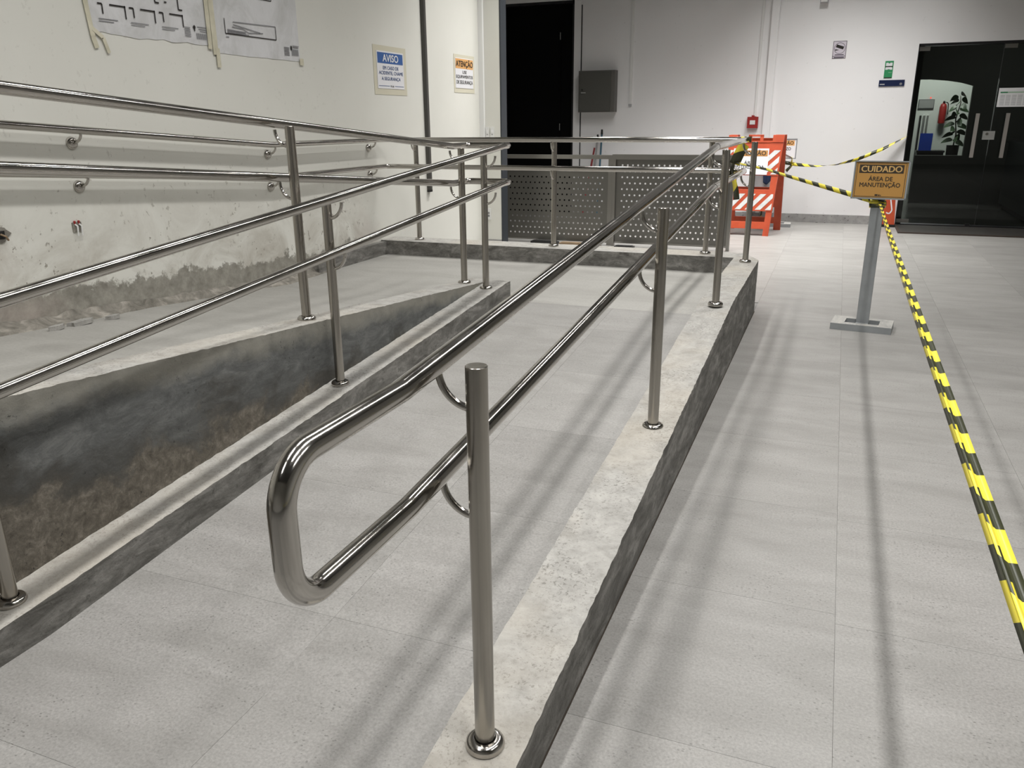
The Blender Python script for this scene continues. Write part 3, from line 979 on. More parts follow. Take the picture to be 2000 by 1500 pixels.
# weld collar where the rail turns level
for zz in (ZT, ZT - 0.222):
    MB().tube([(xr, yk - 0.012, zz - 0.001), (xr, yk + 0.012, zz)], RR + 0.0012, 22).build('weld_collar', 'steel_polished', R1, True, o1)
for (y, z) in ((1.2734, 0.131), (2.9457, 0.2491), (4.5989, 0.3933), (6.1345, 0.3933)):
    post(R1, -0.577, y, z, (-1, 0), o1)
for x in (-3.446, -2.176, -0.916):
    post(R1, x, 6.44, 0.3933, (0, -1), o1)
for y in (1.95, 3.236, 4.831, 6.185):
    for (zz, nm) in ((ZT, 'u'), (ZT - 0.222, 'l')):
        zc = wz(zz, y)
        b = MB()
        pts = [(XW + 0.012 + (xwr - XW - 0.012) * math.sin(q), y, zc - 0.062 + 0.050 * (1 - math.cos(q))) for q in [math.pi / 2 * i / 12 for i in range(13)]]
        b.tube(pts, 0.0075, 10)
        bo = b.build('wall_bracket', 'steel_polished', R1, True, o1)
        MB().lathe([(0.0, 0.026), (0.012, 0.026), (0.022, 0.022), (0.031, 0.012), (0.034, 0.0), (0.0, 0.0)], Vector((XW + 0.001, y, zc - 0.062)) - o1, (1, 0, 0), 24).build('rosette', 'steel_polished', bo, True)

o2 = Vector((-2.07, 3.02, 0.0))
R2 = thing('handrail', 'stainless steel double handrail turning back between the two ramp flights', 'handrail', o2)
xm, xu = -2.0718 + GAP, -2.2177 - GAP
yt = 4.995
zm = lambda y: 1.253 - 0.0800 * max(0.0, 4.90 - y)
zu = lambda y: 1.253 + 0.0855 * max(0.0, 4.78 - y)
for (dz, nm) in ((0.0, 'upper_rail'), (-0.228, 'lower_rail')):
    pts = [(xm, 0.35, zm(0.35) + dz), (xm, 4.90, zm(4.9) + dz), (xm, yt, 1.253 + dz), (xu, yt, 1.253 + dz), (xu, 4.78, 1.253 + dz), (xu, 0.4, zu(0.4) + dz)]
    rail(R2, pts, [0.05, 0.036, 0.036, 0.05], nm, o2)
for (y, z) in ((1.3143, 0.1102), (3.0252, 0.2365), (4.7576, 0.358)):
    post(R2, -2.0718, y, z, (1, 0), o2)
for (y, z) in ((1.32, k_upp(1.32)), (3.0102, k_upp(3.0102)), (4.7385, k_upp(4.7385))):
    post(R2, -2.2177, y, z, (-1, 0), o2)

# ================================================================== LEFT WALL THINGS
# vertical dark conduit
cd = thing('wall_conduit', 'dark metal conduit running down the left wall between the two notices', 'conduit', (XW, 7.275, 0.76))
cpr = [(-0.028, 0.0), (-0.028, 0.022), (-0.018, 0.034), (0.018, 0.034), (0.028, 0.022), (0.028, 0.0)]
MB().prism(cpr, 2.9, frame((0.001, 0, 0), (0, 1, 0), (1, 0, 0)).to_3x3().to_4x4() @ Matrix.Identity(4)).build('channel_tmp', 'dark_pipe', cd)
bpy.data.objects.remove([o for o in cd.children][0])
ch = MB()
for (dy, dx) in ((0, 0),):
    pass
k0 = [( (0.001 + b), a) for (a, b) in cpr]
for zz in (0.0, 4.1):
    ch.v += [Vector((p[0], p[1], zz)) for p in k0]
n = len(k0)
ch.face(range(n)); ch.face(range(n, 2 * n))
for i in range(n):
    j = (i + 1) % n
    ch.face((i, j, n + j, n + i))
ch.build('channel', 'dark_pipe', cd)
MB().box(0.001, 0.030, -0.031, 0.031, -0.022, 0.0).build('end_cap', 'black', cd)

Mw = lambda y, z, d=0.0: frame((XW + d, y, z), (0, 1, 0), (0, 0, 1))   # local x = +y, local y = +z, normal +x


def wall_sheet(mb, M, w, h, th, nx=10, ny=8, amp=0.003, ragged=0.0):
    """slightly wavy sheet"""
    k = len(mb.v)
    for layer in (th, 0.0):
        for j in range(ny + 1):
            for i in range(nx + 1):
                u, v = i / nx, j / ny
                x = u * w; y = v * h
                if j == 0 and ragged: y += nz((x * 9, layer, 3), 3, ragged)
                d = layer + (abs(nz((x, y, 7), 6, amp)) if layer else 0)
                mb.v.append(M @ Vector((x, y, d)))
    s = (nx + 1) * (ny + 1)
    for j in range(ny):
        for i in range(nx):
            a = k + j * (nx + 1) + i
            mb.face((a, a + 1, a + nx + 2, a + nx + 1))
            mb.face((s + a, s + a + 1, s + a + nx + 2, s + a + nx + 1))
    def side(idx):
        for a, b in zip(idx[:-1], idx[1:]):
            mb.face((a, b, b + s, a + s))
    side([k + i for i in range(nx + 1)]); side([k + ny * (nx + 1) + i for i in range(nx + 1)])
    side([k + j * (nx + 1) for j in range(ny + 1)]); side([k + j * (nx + 1) + nx for j in range(ny + 1)])


def strokes(M, segs, wdt, name, mat, parent, d=0.0):
    mb = MB()
    for (x0, y0, x1, y1) in segs:
        a, b = Vector((x0, y0, d)), Vector((x1, y1, d))
        t_ = (b - a).normalized(); s_ = Vector((-t_.y, t_.x, 0)) * wdt / 2
        mb.poly([M @ (a - s_), M @ (b - s_), M @ (b + s_), M @ (a + s_)])
    return mb.build(name, mat, parent)


# plan sheet by the picture edge
s1 = thing('plan_sheet', 'crumpled construction drawing with section views taped high on the left wall', 'drawing', (XW, 3.485, 1.868))
Ml = frame((0.004, 0, 0), (0, 1, 0), (0, 0, 1))
mb = MB(); wall_sheet(mb, frame((0.002, 0, 0), (0, 1, 0), (0, 0, 1)), 0.885, 0.62, 0.001, 14, 10, 0.004, 0.02)
mb.build('sheet', 'paper', s1)
sg = []
for (bx, by) in ((0.085, 0.10), (0.30, 0.10), (0.52, 0.10)):
    sg += [(bx - 0.03, by + 0.05, bx, by + 0.05), (bx, by + 0.05, bx, by + 0.0), (bx + 0.05, by + 0.05, bx + 0.16, by + 0.05), (bx + 0.155, by + 0.055, bx + 0.155, by - 0.012)]
    sg += [(bx + 0.29 - 0.06, by + 0.25, bx + 0.10, by + 0.25)]
sg += [(0.47, 0.20, 0.47, 0.25), (0.47, 0.20, 0.50, 0.20), (0.65, 0.18, 0.65, 0.26), (0.65, 0.18, 0.68, 0.18), (0.54, 0.21, 0.56, 0.21)]
strokes(Ml, sg, 0.008, 'drawn_lines', 'ink', s1, 0.004)
sg = []
for (bx, by) in ((0.05, 0.075), (0.27, 0.075), (0.50, 0.075)):
    sg += [(bx, by, bx + 0.13, by), (bx, by - 0.012, bx + 0.10, by - 0.012)]
sg += [(0.68, 0.09 - i * 0.010, 0.73, 0.09 - i * 0.010) for i in range(6)]
sg += [(0.79, 0.10, 0.885, 0.10), (0.80, 0.088, 0.88, 0.088), (0.81, 0.076, 0.87, 0.076)]
sg += [(0.78 + i * 0.009, 0.065, 0.78 + i * 0.009, 0.03) for i in range(10)]
strokes(Ml, sg, 0.004, 'printed_notes', 'ink_grey', s1, 0.004)
mb = MB(); mb.prism([(0.765 + 0.012 * math.cos(a) * (0.7 + 0.3 * math.sin(3 * a)), 0.09 + 0.018 * math.sin(a)) for a in lin(0, 2 * math.pi * 0.93, 13)], 0.0003, frame((0.0085, 0, 0), (0, 1, 0), (0, 0, 1)))
mb.build('printed_mark', 'ink', s1)
for k_, (pts, wd) in enumerate((([(-0.045, 0.5), (-0.03, 0.25), (-0.005, -0.02), (0.01, -0.075)], 0.03), ([(0.0, 0.02), (0.06, -0.02), (0.085, -0.095)], 0.022), ([(0.89, 0.62), (0.885, 0.0), (0.883, -0.02)], 0.035))):
    mb = MB()
    for a, b in zip(pts[:-1], pts[1:]):
        a, b = Vector((a[0], a[1], 0)), Vector((b[0], b[1], 0)); tn = (b - a).normalized(); sd = Vector((-tn.y, tn.x, 0)) * wd / 2
        k = len(mb.v)
        Mx = frame((0.008 + 0.0013 * k_, 0, 0), (0, 1, 0), (0, 0, 1))
        for zz in (0, 0.0012):
            mb.v += [Mx @ (p + Vector((0, 0, zz))) for p in (a - sd, b - sd, b + sd, a + sd)]
        for q in ((0, 1, 2, 3), (4, 5, 6, 7), (0, 1, 5, 4), (1, 2, 6, 5), (2, 3, 7, 6), (3, 0, 4, 7)):
            mb.face([k + i for i in q])
    mb.build('masking_tape', 'masking_tape', s1)

s2 = thing('plan_sheet', 'construction drawing with ramp profile taped left of the blue notice', 'drawing', (XW, 4.43, 1.828))
mb = MB(); wall_sheet(mb, frame((0.002, 0, 0), (0, 1, 0), (0, 0, 1)), 0.885, 0.62, 0.001, 14, 10, 0.003, 0.006)
mb.build('sheet', 'paper', s2)
sg = [(0.10, 0.215, 0.10, 0.125), (0.10, 0.125, 0.62, 0.125), (0.62, 0.125, 0.62, 0.21), (0.10, 0.125, 0.10, 0.13), (0.09, 0.37, 0.60, 0.37), (0.60, 0.37, 0.60, 0.45)]
strokes(Ml, sg, 0.006, 'drawn_lines', 'ink', s2, 0.004)
sg = [(0.18, 0.20, 0.62, 0.21), (0.17, 0.17, 0.27, 0.165), (0.27, 0.165, 0.33, 0.145), (0.18, 0.185, 0.45, 0.155), (0.33, 0.145, 0.48, 0.155), (0.12, 0.15, 0.30, 0.145), (0.12, 0.142, 0.30, 0.137),
      (0.12, 0.134, 0.33, 0.131), (0.10, 0.105, 0.13, 0.105)]
sg += [(0.70, 0.085 - i * 0.010, 0.76, 0.085 - i * 0.010) for i in range(6)] + [(0.80, 0.10, 0.875, 0.10), (0.80, 0.09, 0.87, 0.09)]
sg += [(0.79 + i * 0.009, 0.08, 0.79 + i * 0.009, 0.035) for i in range(9)]
strokes(Ml, sg, 0.005, 'printed_notes', 'ink_grey', s2, 0.004)
mb = MB(); mb.prism([(0.783 + 0.010 * math.cos(a), 0.085 + 0.016 * math.sin(a)) for a in lin(0, 2 * math.pi * 0.93, 12)], 0.0003, frame((0.0085, 0, 0), (0, 1, 0), (0, 0, 1)))
mb.build('printed_mark', 'ink', s2)
for k_, (x0, x1, y0, y1) in enumerate(((-0.035, 0.010, -0.01, 0.62), (-0.012, 0.022, -0.085, 0.03), (0.87, 0.915, -0.025, 0.02))):
    MB().box(0.0085 + 0.0012 * k_, 0.0095 + 0.0012 * k_, x0, x1, y0, y1).build('masking_tape', 'masking_tape', s2)

# blue notice
nb = thing('safety_notice', 'white safety notice with a blue AVISO heading on the left wall', 'sign', (XW, 6.405, 1.678))
MB().box(0.001, 0.003, -0.052, 0.52, -0.05, 0.348).build('backing_tape', 'tape_mount', nb)
MB().box(0.003, 0.006, 0, 0.465, 0, 0.304).build('board', 'sign_white', nb)
MB().box(0.006, 0.0068, 0.012, 0.453, 0.205, 0.292).build('heading', 'sign_blue', nb)
Mn = lambda x, z, d=0.0085: frame((d, x, z), (0, 1, 0), (0, 0, 1))
lettering('AVISO', Mn(0.2325, 0.249), 0.058, 'letter_white', nb, 0.27, 0.03)
lettering('EM CASO DE', Mn(0.2325, 0.170, 0.0072), 0.028, 'ink_blue', nb, 0.27, 0.015)
lettering('ACIDENTE, CHAME', Mn(0.236, 0.127, 0.0072), 0.032, 'ink_blue', nb, 0.42, 0.015)
lettering('A SEGURANÇA', Mn(0.2325, 0.079, 0.0072), 0.034, 'ink_blue', nb, 0.33, 0.015)
strokes(Mn(0, 0, 0.0072), [(0.015, 0.022, 0.20, 0.022), (0.29, 0.022, 0.45, 0.022)], 0.004, 'printed_rule', 'ink_blue', nb)
strokes(Mn(0, 0, 0.0072), [(0.215, 0.022, 0.235, 0.022), (0.245, 0.020, 0.275, 0.020)], 0.014, 'printed_mark', 'ink_grey', nb)

na = thing('safety_notice', 'white safety notice with an orange ATENÇÃO heading beside the wall corner', 'sign', (XW, 7.965, 1.728))
MB().box(0.001, 0.003, -0.03, 0.475, -0.045, 0.325).build('backing_tape', 'tape_mount', na)
MB().box(0.003, 0.006, 0, 0.44, 0, 0.292).build('board', 'sign_white', na)
MB().box(0.006, 0.0068, 0.005, 0.435, 0.19, 0.285).build('heading', 'sign_orange_pale', na)
lettering('ATENÇÃO', Mn(0.22, 0.238), 0.082, 'ink', na, 0.415, 0.03)
lettering('USE', Mn(0.22, 0.158, 0.0072), 0.030, 'ink', na, 0.10, 0.02)
lettering('EQUIPAMENTOS', Mn(0.22, 0.110, 0.0072), 0.036, 'ink', na, 0.41, 0.02)
lettering('DE SEGURANÇA', Mn(0.22, 0.055, 0.0072), 0.042, 'ink', na, 0.40, 0.02)

# open wiring boxes in the left wall
for (y, z, lab) in ((3.18, 0.879, 'two capped wire ends poking from the left wall under the rails'), (2.74, 0.90, 'broken-open dark wall box at the picture edge')):
    wbx = thing('wire_outlet', lab, 'wiring', (XW, y, z))
    if y > 3:
        MB().box(0.0, 0.006, -0.028, 0.028, -0.02, 0.03).build('patch', 'old_mortar', wbx)
        for dy in (-0.014, 0.012):
            wv = MB().tube([(0.004, dy, 0.022), (0.02, dy + 0.004, 0.01), (0.016, dy + 0.003, -0.04)], 0.0045, 8).build('wire', 'white_plastic', wbx, True)
            MB().lathe([(0, 0.0), (0.006, 0.0), (0.006, 0.016), (0, 0.018)], (0.004, dy, 0.022), (0.3, 0, 1), 10).build('cap', 'red', wv, True)
    else:
        ol = [(0.05 * math.cos(a) * random.uniform(0.75, 1.2), 0.04 * math.sin(a) * random.uniform(0.75, 1.2)) for a in [2 * math.pi * i / 12 for i in range(12)]]
        MB().prism(ol, 0.006, frame((0.0, 0, 0), (0, 1, 0), (0, 0, 1))).build('crumbled_edge', 'old_mortar', wbx)
        MB().box(0.006, 0.008, -0.028, 0.022, -0.022, 0.016).build('dark_hole', 'black', wbx)
        MB().tube([(0.008, 0.0, 0.0), (0.03, 0.01, -0.01), (0.028, 0.02, -0.03)], 0.005, 8).build('wire', 'timber', wbx, True)

# switch and socket plates on the pier
for (x, z, lab) in ((-3.690, 1.282, 'left white switch plate of the pair on the pier by the black door'), (-3.632, 1.282, 'right white switch plate of the pair on the pier by the black door'), (-3.690, 0.385, 'white socket plate low on the pier behind the rails')):
    sp_ = thing('switch_plate', lab, 'switch', (x, 8.60, z))
    h_ = 0.055 if z > 1 else 0.063
    w_ = 0.022 if z > 1 else 0.026
    MB().box(-w_, w_, -0.010, -0.0005, -h_, h_).build('plate', 'white_plastic', sp_)
    if z > 1:
        MB().box(-0.012, 0.012, -0.013, -0.010, -0.012, 0.020).build('rocker', 'white_trim', sp_)
        MB().box(-0.010, 0.010, -0.0105, -0.0100, -0.030, -0.024).build('seam', 'ink_grey', sp_)
    else:
        for zz in (-0.02, 0.012):
            MB().lathe([(0, 0.0015), (0.011, 0.0015), (0.013, 0.0)], (0, -0.010, zz), (0, -1, 0), 14).build('socket_face', 'ink_grey', sp_)

# ================================================================== BACK WALL THINGS
bx_ = thing('electrical_cabinet', 'grey steel electrical cabinet hung on the back wall by the black door', 'cabinet', (-3.70, YB, 1.507))
MB().box(0, 0.545, -0.16, 0, 0, 0.572).build('body', 'box_rim', bx_)
dr_ = MB().box(0.012, 0.485, -0.172, -0.161, 0.012, 0.552).build('door', 'box_grey', bx_)
MB().box(0.045, 0.115, -0.186, -0.172, 0.262, 0.278).build('handle', 'aluminium', dr_)
MB().lathe([(0, 0.006), (0.012, 0.006), (0.012, 0)], (0.06, -0.172, 0.31), (0, -1, 0), 12).build('lock', 'black', dr_)
for zz in (0.03, 0.52):
    MB().box(0.495, 0.520, -0.167, -0.160, zz, zz + 0.03).build('hinge', 'box_rim', bx_)

cw = thing('wall_conduit', 'thin white conduit hanging down the back wall right of the grey cabinet', 'conduit', (-2.955, YB, 1.615))
MB().box(-0.02, 0.02, -0.018, 0, 0, 3.2).build('channel', 'white_trim', cw)
MB().box(-0.022, 0.022, -0.022, 0, -0.03, 0.0).build('end_cap', 'ink_faint', cw)
cw2 = thing('wall_conduit', 'white conduit on the back wall leading down to the red call point', 'conduit', (-1.175, YB, 1.425))
MB().box(-0.014, 0.014, -0.015, 0, 0, 3.4).build('channel', 'white_trim', cw2)
MB().box(-0.018, 0.018, -0.018, -0.0005, 0.0, 0.02).build('end_cap', 'white_trim', cw2)

al = thing('fire_call_point', 'red fire alarm call point on the back wall above the orange barricade', 'alarm', (-1.20, YB, 1.27))
MB().box(-0.072, 0.072, -0.05, 0, 0, 0.150).build('body', 'red', al)
MB().box(-0.036, 0.036, -0.054, -0.05, 0.048, 0.104).build('window', 'white_plastic', al)
MB().box(-0.02, 0.02, -0.02, 0, 0.150, 0.17).build('cable_gland', 'red', al)

sv_ = thing('camera_sticker', 'white surveillance camera sticker with dark border on the back wall', 'sign', (-0.253, YB, 2.142))
MB().box(0, 0.166, -0.003, -0.0005, 0, 0.214).build('plate', 'sticker_lilac', sv_)
Mb = lambda x, z, d=-0.0035: frame((x, d, z), (1, 0, 0), (0, 0, 1))
strokes(Mb(0, 0), [(0.003, 0.0, 0.003, 0.214), (0.163, 0, 0.163, 0.214), (0, 0.003, 0.166, 0.003), (0, 0.211, 0.166, 0.211), (0, 0.028, 0.166, 0.028)], 0.006, 'printed_border', 'purple_ink', sv_)
rg = MB()
for i in range(28):
    a, b = 2 * math.pi * i / 28, 2 * math.pi * (i + 1) / 28
    rg.poly([Mb(0, 0) @ Vector((0.084 + r * math.cos(q), 0.125 + r * math.sin(q), 0)) for (r, q) in ((0.064, a), (0.069, a), (0.069, b), (0.064, b))])
rg.build('printed_ring', 'purple_ink', sv_)
cmx = MB()
A = Mb(0.088, 0.140, -0.0036) @ Matrix.Rotation(-0.32, 4, 'Z')
rectface(cmx, A, -0.052, 0.045, -0.018, 0.018); rectface(cmx, Mb(0, 0, -0.0036), 0.030, 0.044, 0.095, 0.115); rectface(cmx, Mb(0, 0, -0.0036), 0.040, 0.068, 0.100, 0.109)
cmx.build('printed_camera', 'ink', sv_)
strokes(Mb(0, 0), [(0.03, 0.046, 0.14, 0.046), (0.02, 0.014, 0.145, 0.014)], 0.010, 'printed_words', 'purple_ink', sv_)

gp = thing('green_poster', 'narrow green and white poster above the navy plaque', 'poster', (0.404, YB, 1.881))
MB().box(0, 0.100, -0.003, -0.0005, 0, 0.211).build('sheet', 'green', gp)
q = MB()
M_ = Mb(0, 0)
q.poly([M_ @ Vector(p) for p in ((0.012, 0.150, 0), (0.088, 0.150, 0), (0.088, 0.188, 0), (0.066, 0.190, 0), (0.05, 0.178, 0), (0.034, 0.190, 0), (0.012, 0.188, 0))])
q.poly([M_ @ Vector(p) for p in ((0.008, 0.104, 0), (0.030, 0.104, 0), (0.05, 0.112, 0), (0.070, 0.104, 0), (0.090, 0.104, 0), (0.090, 0.128, 0), (0.080, 0.136, 0), (0.018, 0.136, 0), (0.008, 0.128, 0))])
q.build('printed_panel', 'sign_white', gp)
for yy_ in (0.143, 0.007):
    strokes(Mb(0, 0), [(0.006, yy_, 0.094, yy_)], 0.011, 'printed_bar', 'ink', gp)
strokes(Mb(0, 0), [(0.050, 0.070, 0.092, 0.070)], 0.004, 'printed_line', 'green_pale', gp)
npq = thing('navy_plaque', 'small navy blue plaque on the back wall left of the glass door', 'sign', (0.357, YB, 1.783))
MB().box(0, 0.305, -0.010, -0.0005, 0, 0.076).build('plate', 'navy', npq)
strokes(Mb(0, 0, -0.0105), [(0.012, 0.024, 0.070, 0.024)], 0.012, 'printed_words', 'ink_faint', npq)
MB().lathe([(0, 0.0005), (0.016, 0.0005)], (0.262, -0.0105, 0.026), (0, -1, 0), 16).build('printed_emblem', 'ink_grey', npq)
sb = thing('wall_box', 'small grey box high on the back wall above the camera sticker', 'box', (-0.42, YB, 2.822))
MB().box(-0.05, 0.05, -0.05, 0, 0, 0.10).build('body', 'ink_faint', sb)
MB().box(-0.04, 0.04, -0.054, -0.05, 0.01, 0.09).build('cover', 'white_trim', sb)

# brooms leaning behind the perforated panels
for (x0, z1, xt, mt_, lab) in ((-3.335, 1.262, -3.342, 'rod_blue', 'blue broom handle with black tip leaning on the back wall'), (-3.44, 1.19, -3.405, 'rod_grey', 'grey broom handle between the red and the blue one'), (-3.56, 1.05, -3.45, 'rod_red', 'red broom handle leaning behind the perforated panel')):
    br = thing('broom', lab, 'broom', (x0, 11.95, 0))
    tx = xt - x0
    MB().tube([(0, -0.05, 0.10), (tx, 0.14, z1 - 0.05)], 0.014, 10).build('handle', mt_, br, True)
    if mt_ != 'rod_red':
        MB().tube([(tx * 0.97, 0.136, z1 - 0.07), (tx, 0.142, z1)], [0.018, 0.014], 10).build('tip', 'black', br, True)
    MB().box(-0.05, 0.05, -0.075, -0.025, 0.06, 0.11).build('head', mt_, br)
    MB().box(-0.048, 0.048, -0.072, -0.028, 0.0, 0.06).build('bristles', 'ink_grey', br)

# ================================================================== PERFORATED STEEL PANELS
def perforated(mb, x0, x1, z0, z1, px, pz, r, y, mx=0.03, mz=0.03):
    nc = int((x1 - x0 - 2 * mx) / px)
    nr = int((z1 - z0 - 2 * mz) / pz)
    ax = x0 + (x1 - x0 - nc * px) / 2
    az = z0 + (z1 - z0 - nr * pz) / 2
    def Q(a, b, c_, d):
        mb.poly([(a, y, c_), (b, y, c_), (b, y, d), (a, y, d)])
    Q(x0, x1, z0, az); Q(x0, x1, az + nr * pz, z1)
    for j in range(nr):
        za, zb = az + j * pz, az + (j + 1) * pz
        n_, sx = (nc, ax) if j % 2 == 0 else (nc - 1, ax + px / 2)
        Q(x0, sx, za, zb); Q(sx + n_ * px, x1, za, zb)
        for i in range(n_):
            cx, cz = sx + (i + 0.5) * px, (za + zb) / 2
            k = len(mb.v)
            hx, hz = px / 2, pz / 2
            outer_ = [(-hx, -hz), (0, -hz), (hx, -hz), (hx, 0), (hx, hz), (0, hz), (-hx, hz), (-hx, 0)]
            for (dx, dz) in outer_: mb.v.append(Vector((cx + dx, y, cz + dz)))
            for s in range(8):
                a = math.radians(-135 + 45 * s)
                mb.v.append(Vector((cx + r * math.cos(a), y, cz + r * math.sin(a))))
            for s in range(8):
                s2 = (s + 1) % 8
                mb.face((k + s, k + s2, k + 8 + s2, k + 8 + s))


pa = thing('perforated_panel', 'low perforated steel panel with an open top bar before the black door', 'panel', (-3.1, 9.2, 0))
for xx in (-3.785, -2.452):
    MB().box(xx, xx + 0.05, 9.18, 9.23, 0, 0.975).build('upright', 'steel_frame', pa, off=(-3.1, 9.2, 0))
MB().box(-3.80, -2.40, 9.175, 9.235, 0.975, 1.02).build('top_bar', 'steel_frame', pa, off=(-3.1, 9.2, 0))
mb = MB(); perforated(mb, -3.735, -2.452, 0.045, 0.835, 0.057, 0.0655, 0.0105, 9.205)
pob = mb.build('perforated_sheet', 'steel_sheet', pa, off=(-3.1, 9.2, 0))
so = pob.modifiers.new('thickness', 'SOLIDIFY'); so.thickness = 0.002
mb = MB(); mb.box(-3.735, -2.452, 9.195, 9.225, 0.835, 0.850); mb.box(-3.735, -2.452, 9.195, 9.225, 0.03, 0.045)
mb.build('sheet_edge', 'steel_frame', pa, off=(-3.1, 9.2, 0))
pb = thing('perforated_panel', 'tall perforated steel panel standing behind the landing beside the barricade', 'panel', (-1.7, 9.2, 0))
for xx in (-2.395, -1.085):
    MB().box(xx, xx + 0.035, 9.16, 9.21, 0, 0.975).build('upright', 'steel_frame', pb, off=(-1.7, 9.2, 0))
MB().box(-2.40, -1.045, 9.15, 9.22, 0.975, 1.03).build('top_bar', 'steel_frame', pb, off=(-1.7, 9.2, 0))
mb = MB(); perforated(mb, -2.36, -1.085, 0.055, 0.975, 0.0595, 0.0660, 0.0110, 9.185)
pob = mb.build('perforated_sheet', 'steel_sheet', pb, off=(-1.7, 9.2, 0))
so = pob.modifiers.new('thickness', 'SOLIDIFY'); so.thickness = 0.002
MB().box(-2.36, -1.085, 9.175, 9.200, 0.035, 0.055).build('sheet_edge', 'steel_frame', pb, off=(-1.7, 9.2, 0))
MB().lathe([(0, 0.022), (0.012, 0.020), (0.02, 0.010), (0.02, 0.0)], (-1.045 + 1.7, -0.02, 1.0), (1, 0, 0), 14).build('knob', 'steel_polished', pb, True)
# timber and scrap under the panels
for (x0, x1, y0, m_, lab) in ((-3.35, -3.02, 9.05, 'black', 'flat black block lying under the left end of the panel'), (-2.98, -2.72, 9.02, 'timber', 'short timber block under the panel, left one'), (-2.70, -2.50, 9.05, 'timber', 'short timber block under the panel, right one'), (-2.30, -2.08, 8.95, 'black', 'dark steel runner lying between the two panels')):
    bl = MB(); bl.box(x0, x1, y0, y0 + 0.09, 0.0, 0.032)
    bl.box(x0 + 0.02, x1 - 0.02, y0 + 0.01, y0 + 0.08, 0.032, 0.038)
    tag(bl.build('floor_block', m_), lab, 'block')

# ================================================================== ORANGE BARRICADE
bq = thing('barricade', 'orange plastic folding barricade with white slanted stripes at the end of the railing', 'barricade', (-0.99, 10.9, 0))


def barr_panel(name, yb, yt, xl0, xl1, xr0, xr1, front):
    """leaning panel; x edges given at the foot (0) and the top (1)"""
    H = 1.21
    def P(u, z, d=0.0):
        # u 0..1 across, z height, d out of the panel (towards -y)
        tt = z / H
        xl = xl0 + (xl1 - xl0) * tt; xr_ = xr0 + (xr1 - xr0) * tt
        y = yb + (yt - yb) * tt
        return Vector((xl + (xr_ - xl) * u + 0.99, y - 10.9 - d, z))
    def slab(mb, u0, u1, z0, z1, d0, d1):
        k = len(mb.v)
        for d in (d0, d1):
            mb.v += [P(u0, z0, d), P(u1, z0, d), P(u1, z1, d), P(u0, z1, d)]
        for q in ((0, 1, 2, 3), (4, 5, 6, 7), (0, 1, 5, 4), (1, 2, 6, 5), (2, 3, 7, 6), (3, 0, 4, 7)):
            mb.face([k + i for i in q])
    D = (0.0, 0.055)
    leg = MB()
    slab(leg, 0.0, 0.13, 0.0, 1.12, *D); L_ = leg.build('leg', 'orange_plastic', bq)
    leg = MB(); slab(leg, 0.87, 1.0, 0.0, 1.12, *D); leg.build('leg', 'orange_plastic', bq)
    for (z0, z1, nm) in ((0.085, 0.165, 'foot_bar'), (0.52, 0.555, 'mid_bar'), (1.04, 1.12, 'top_bar')):
        b = MB(); slab(b, 0.13, 0.87, z0, z1, *D); b.build(nm, 'orange_plastic', bq)
    for (z0, z1) in ((0.30, 0.52), (0.725, 1.04)):
        b = MB(); slab(b, 0.0, 1.0, z0, z1, -0.005, 0.060)
        bo = b.build('board', 'orange_plastic', bq)
        if front:
            hh = z1 - z0 - 0.03
            nst = 6
            for i in range(-2, nst):
                u0 = -0.02 + i * 0.215
                w_ = 0.118; sh = 0.30 * hh / 0.19
                mb = MB()
                # parallelogram clipped to the board
                poly = [(u0, z0 + 0.015), (u0 + w_, z0 + 0.015), (u0 + w_ + sh, z1 - 0.015), (u0 + sh, z1 - 0.015)]
                poly = clip(poly, 0.03, 0.97)
                if len(poly) >= 3:
                    mb.poly([P(p[0], p[1], 0.0625) for p in poly])
                    mb.build('stripe', 'reflective_white', bo)
    # hinge blocks and handle on top
    for (u0, u1) in ((0.0, 0.16), (0.80, 1.0)):
        b = MB(); slab(b, u0, u1, 1.12, 1.205, -0.01, 0.062); b.build('hinge_block', 'orange_plastic', bq)
    h = MB(); slab(h, 0.16, 0.80, 1.10, 1.165 if not front else 1.135, *D)
    if front:
        for (u0, u1, z0, z1) in ((0.36, 0.42, 1.135, 1.20), (0.57, 0.63, 1.135, 1.20), (0.36, 0.63, 1.185, 1.208)):
            slab(h, u0, u1, z0, z1, 0.01, 0.05)
    h.build('handle', 'orange_plastic', bq)
    return P


def clip(poly, lo, hi):
    for (edge, sgn) in ((lo, 1), (hi, -1)):
        out = []
        for i in range(len(poly)):
            a, b = poly[i], poly[(i + 1) % len(poly)]
            ia, ib = (a[0] - edge) * sgn >= 0, (b[0] - edge) * sgn >= 0
            if ia: out.append(a)
            if ia != ib:
                tt = (edge - a[0]) / (b[0] - a[0])
                out.append((edge, a[1] + (b[1] - a[1]) * tt))
        poly = out
        if not poly: return []
    return poly


PB = barr_panel('rear', 11.25, 10.98, -1.32, -1.33, -0.645, -0.652, False)
PF = barr_panel('front', 10.60, 10.84, -1.275, -1.335, -0.745, -0.668, True)
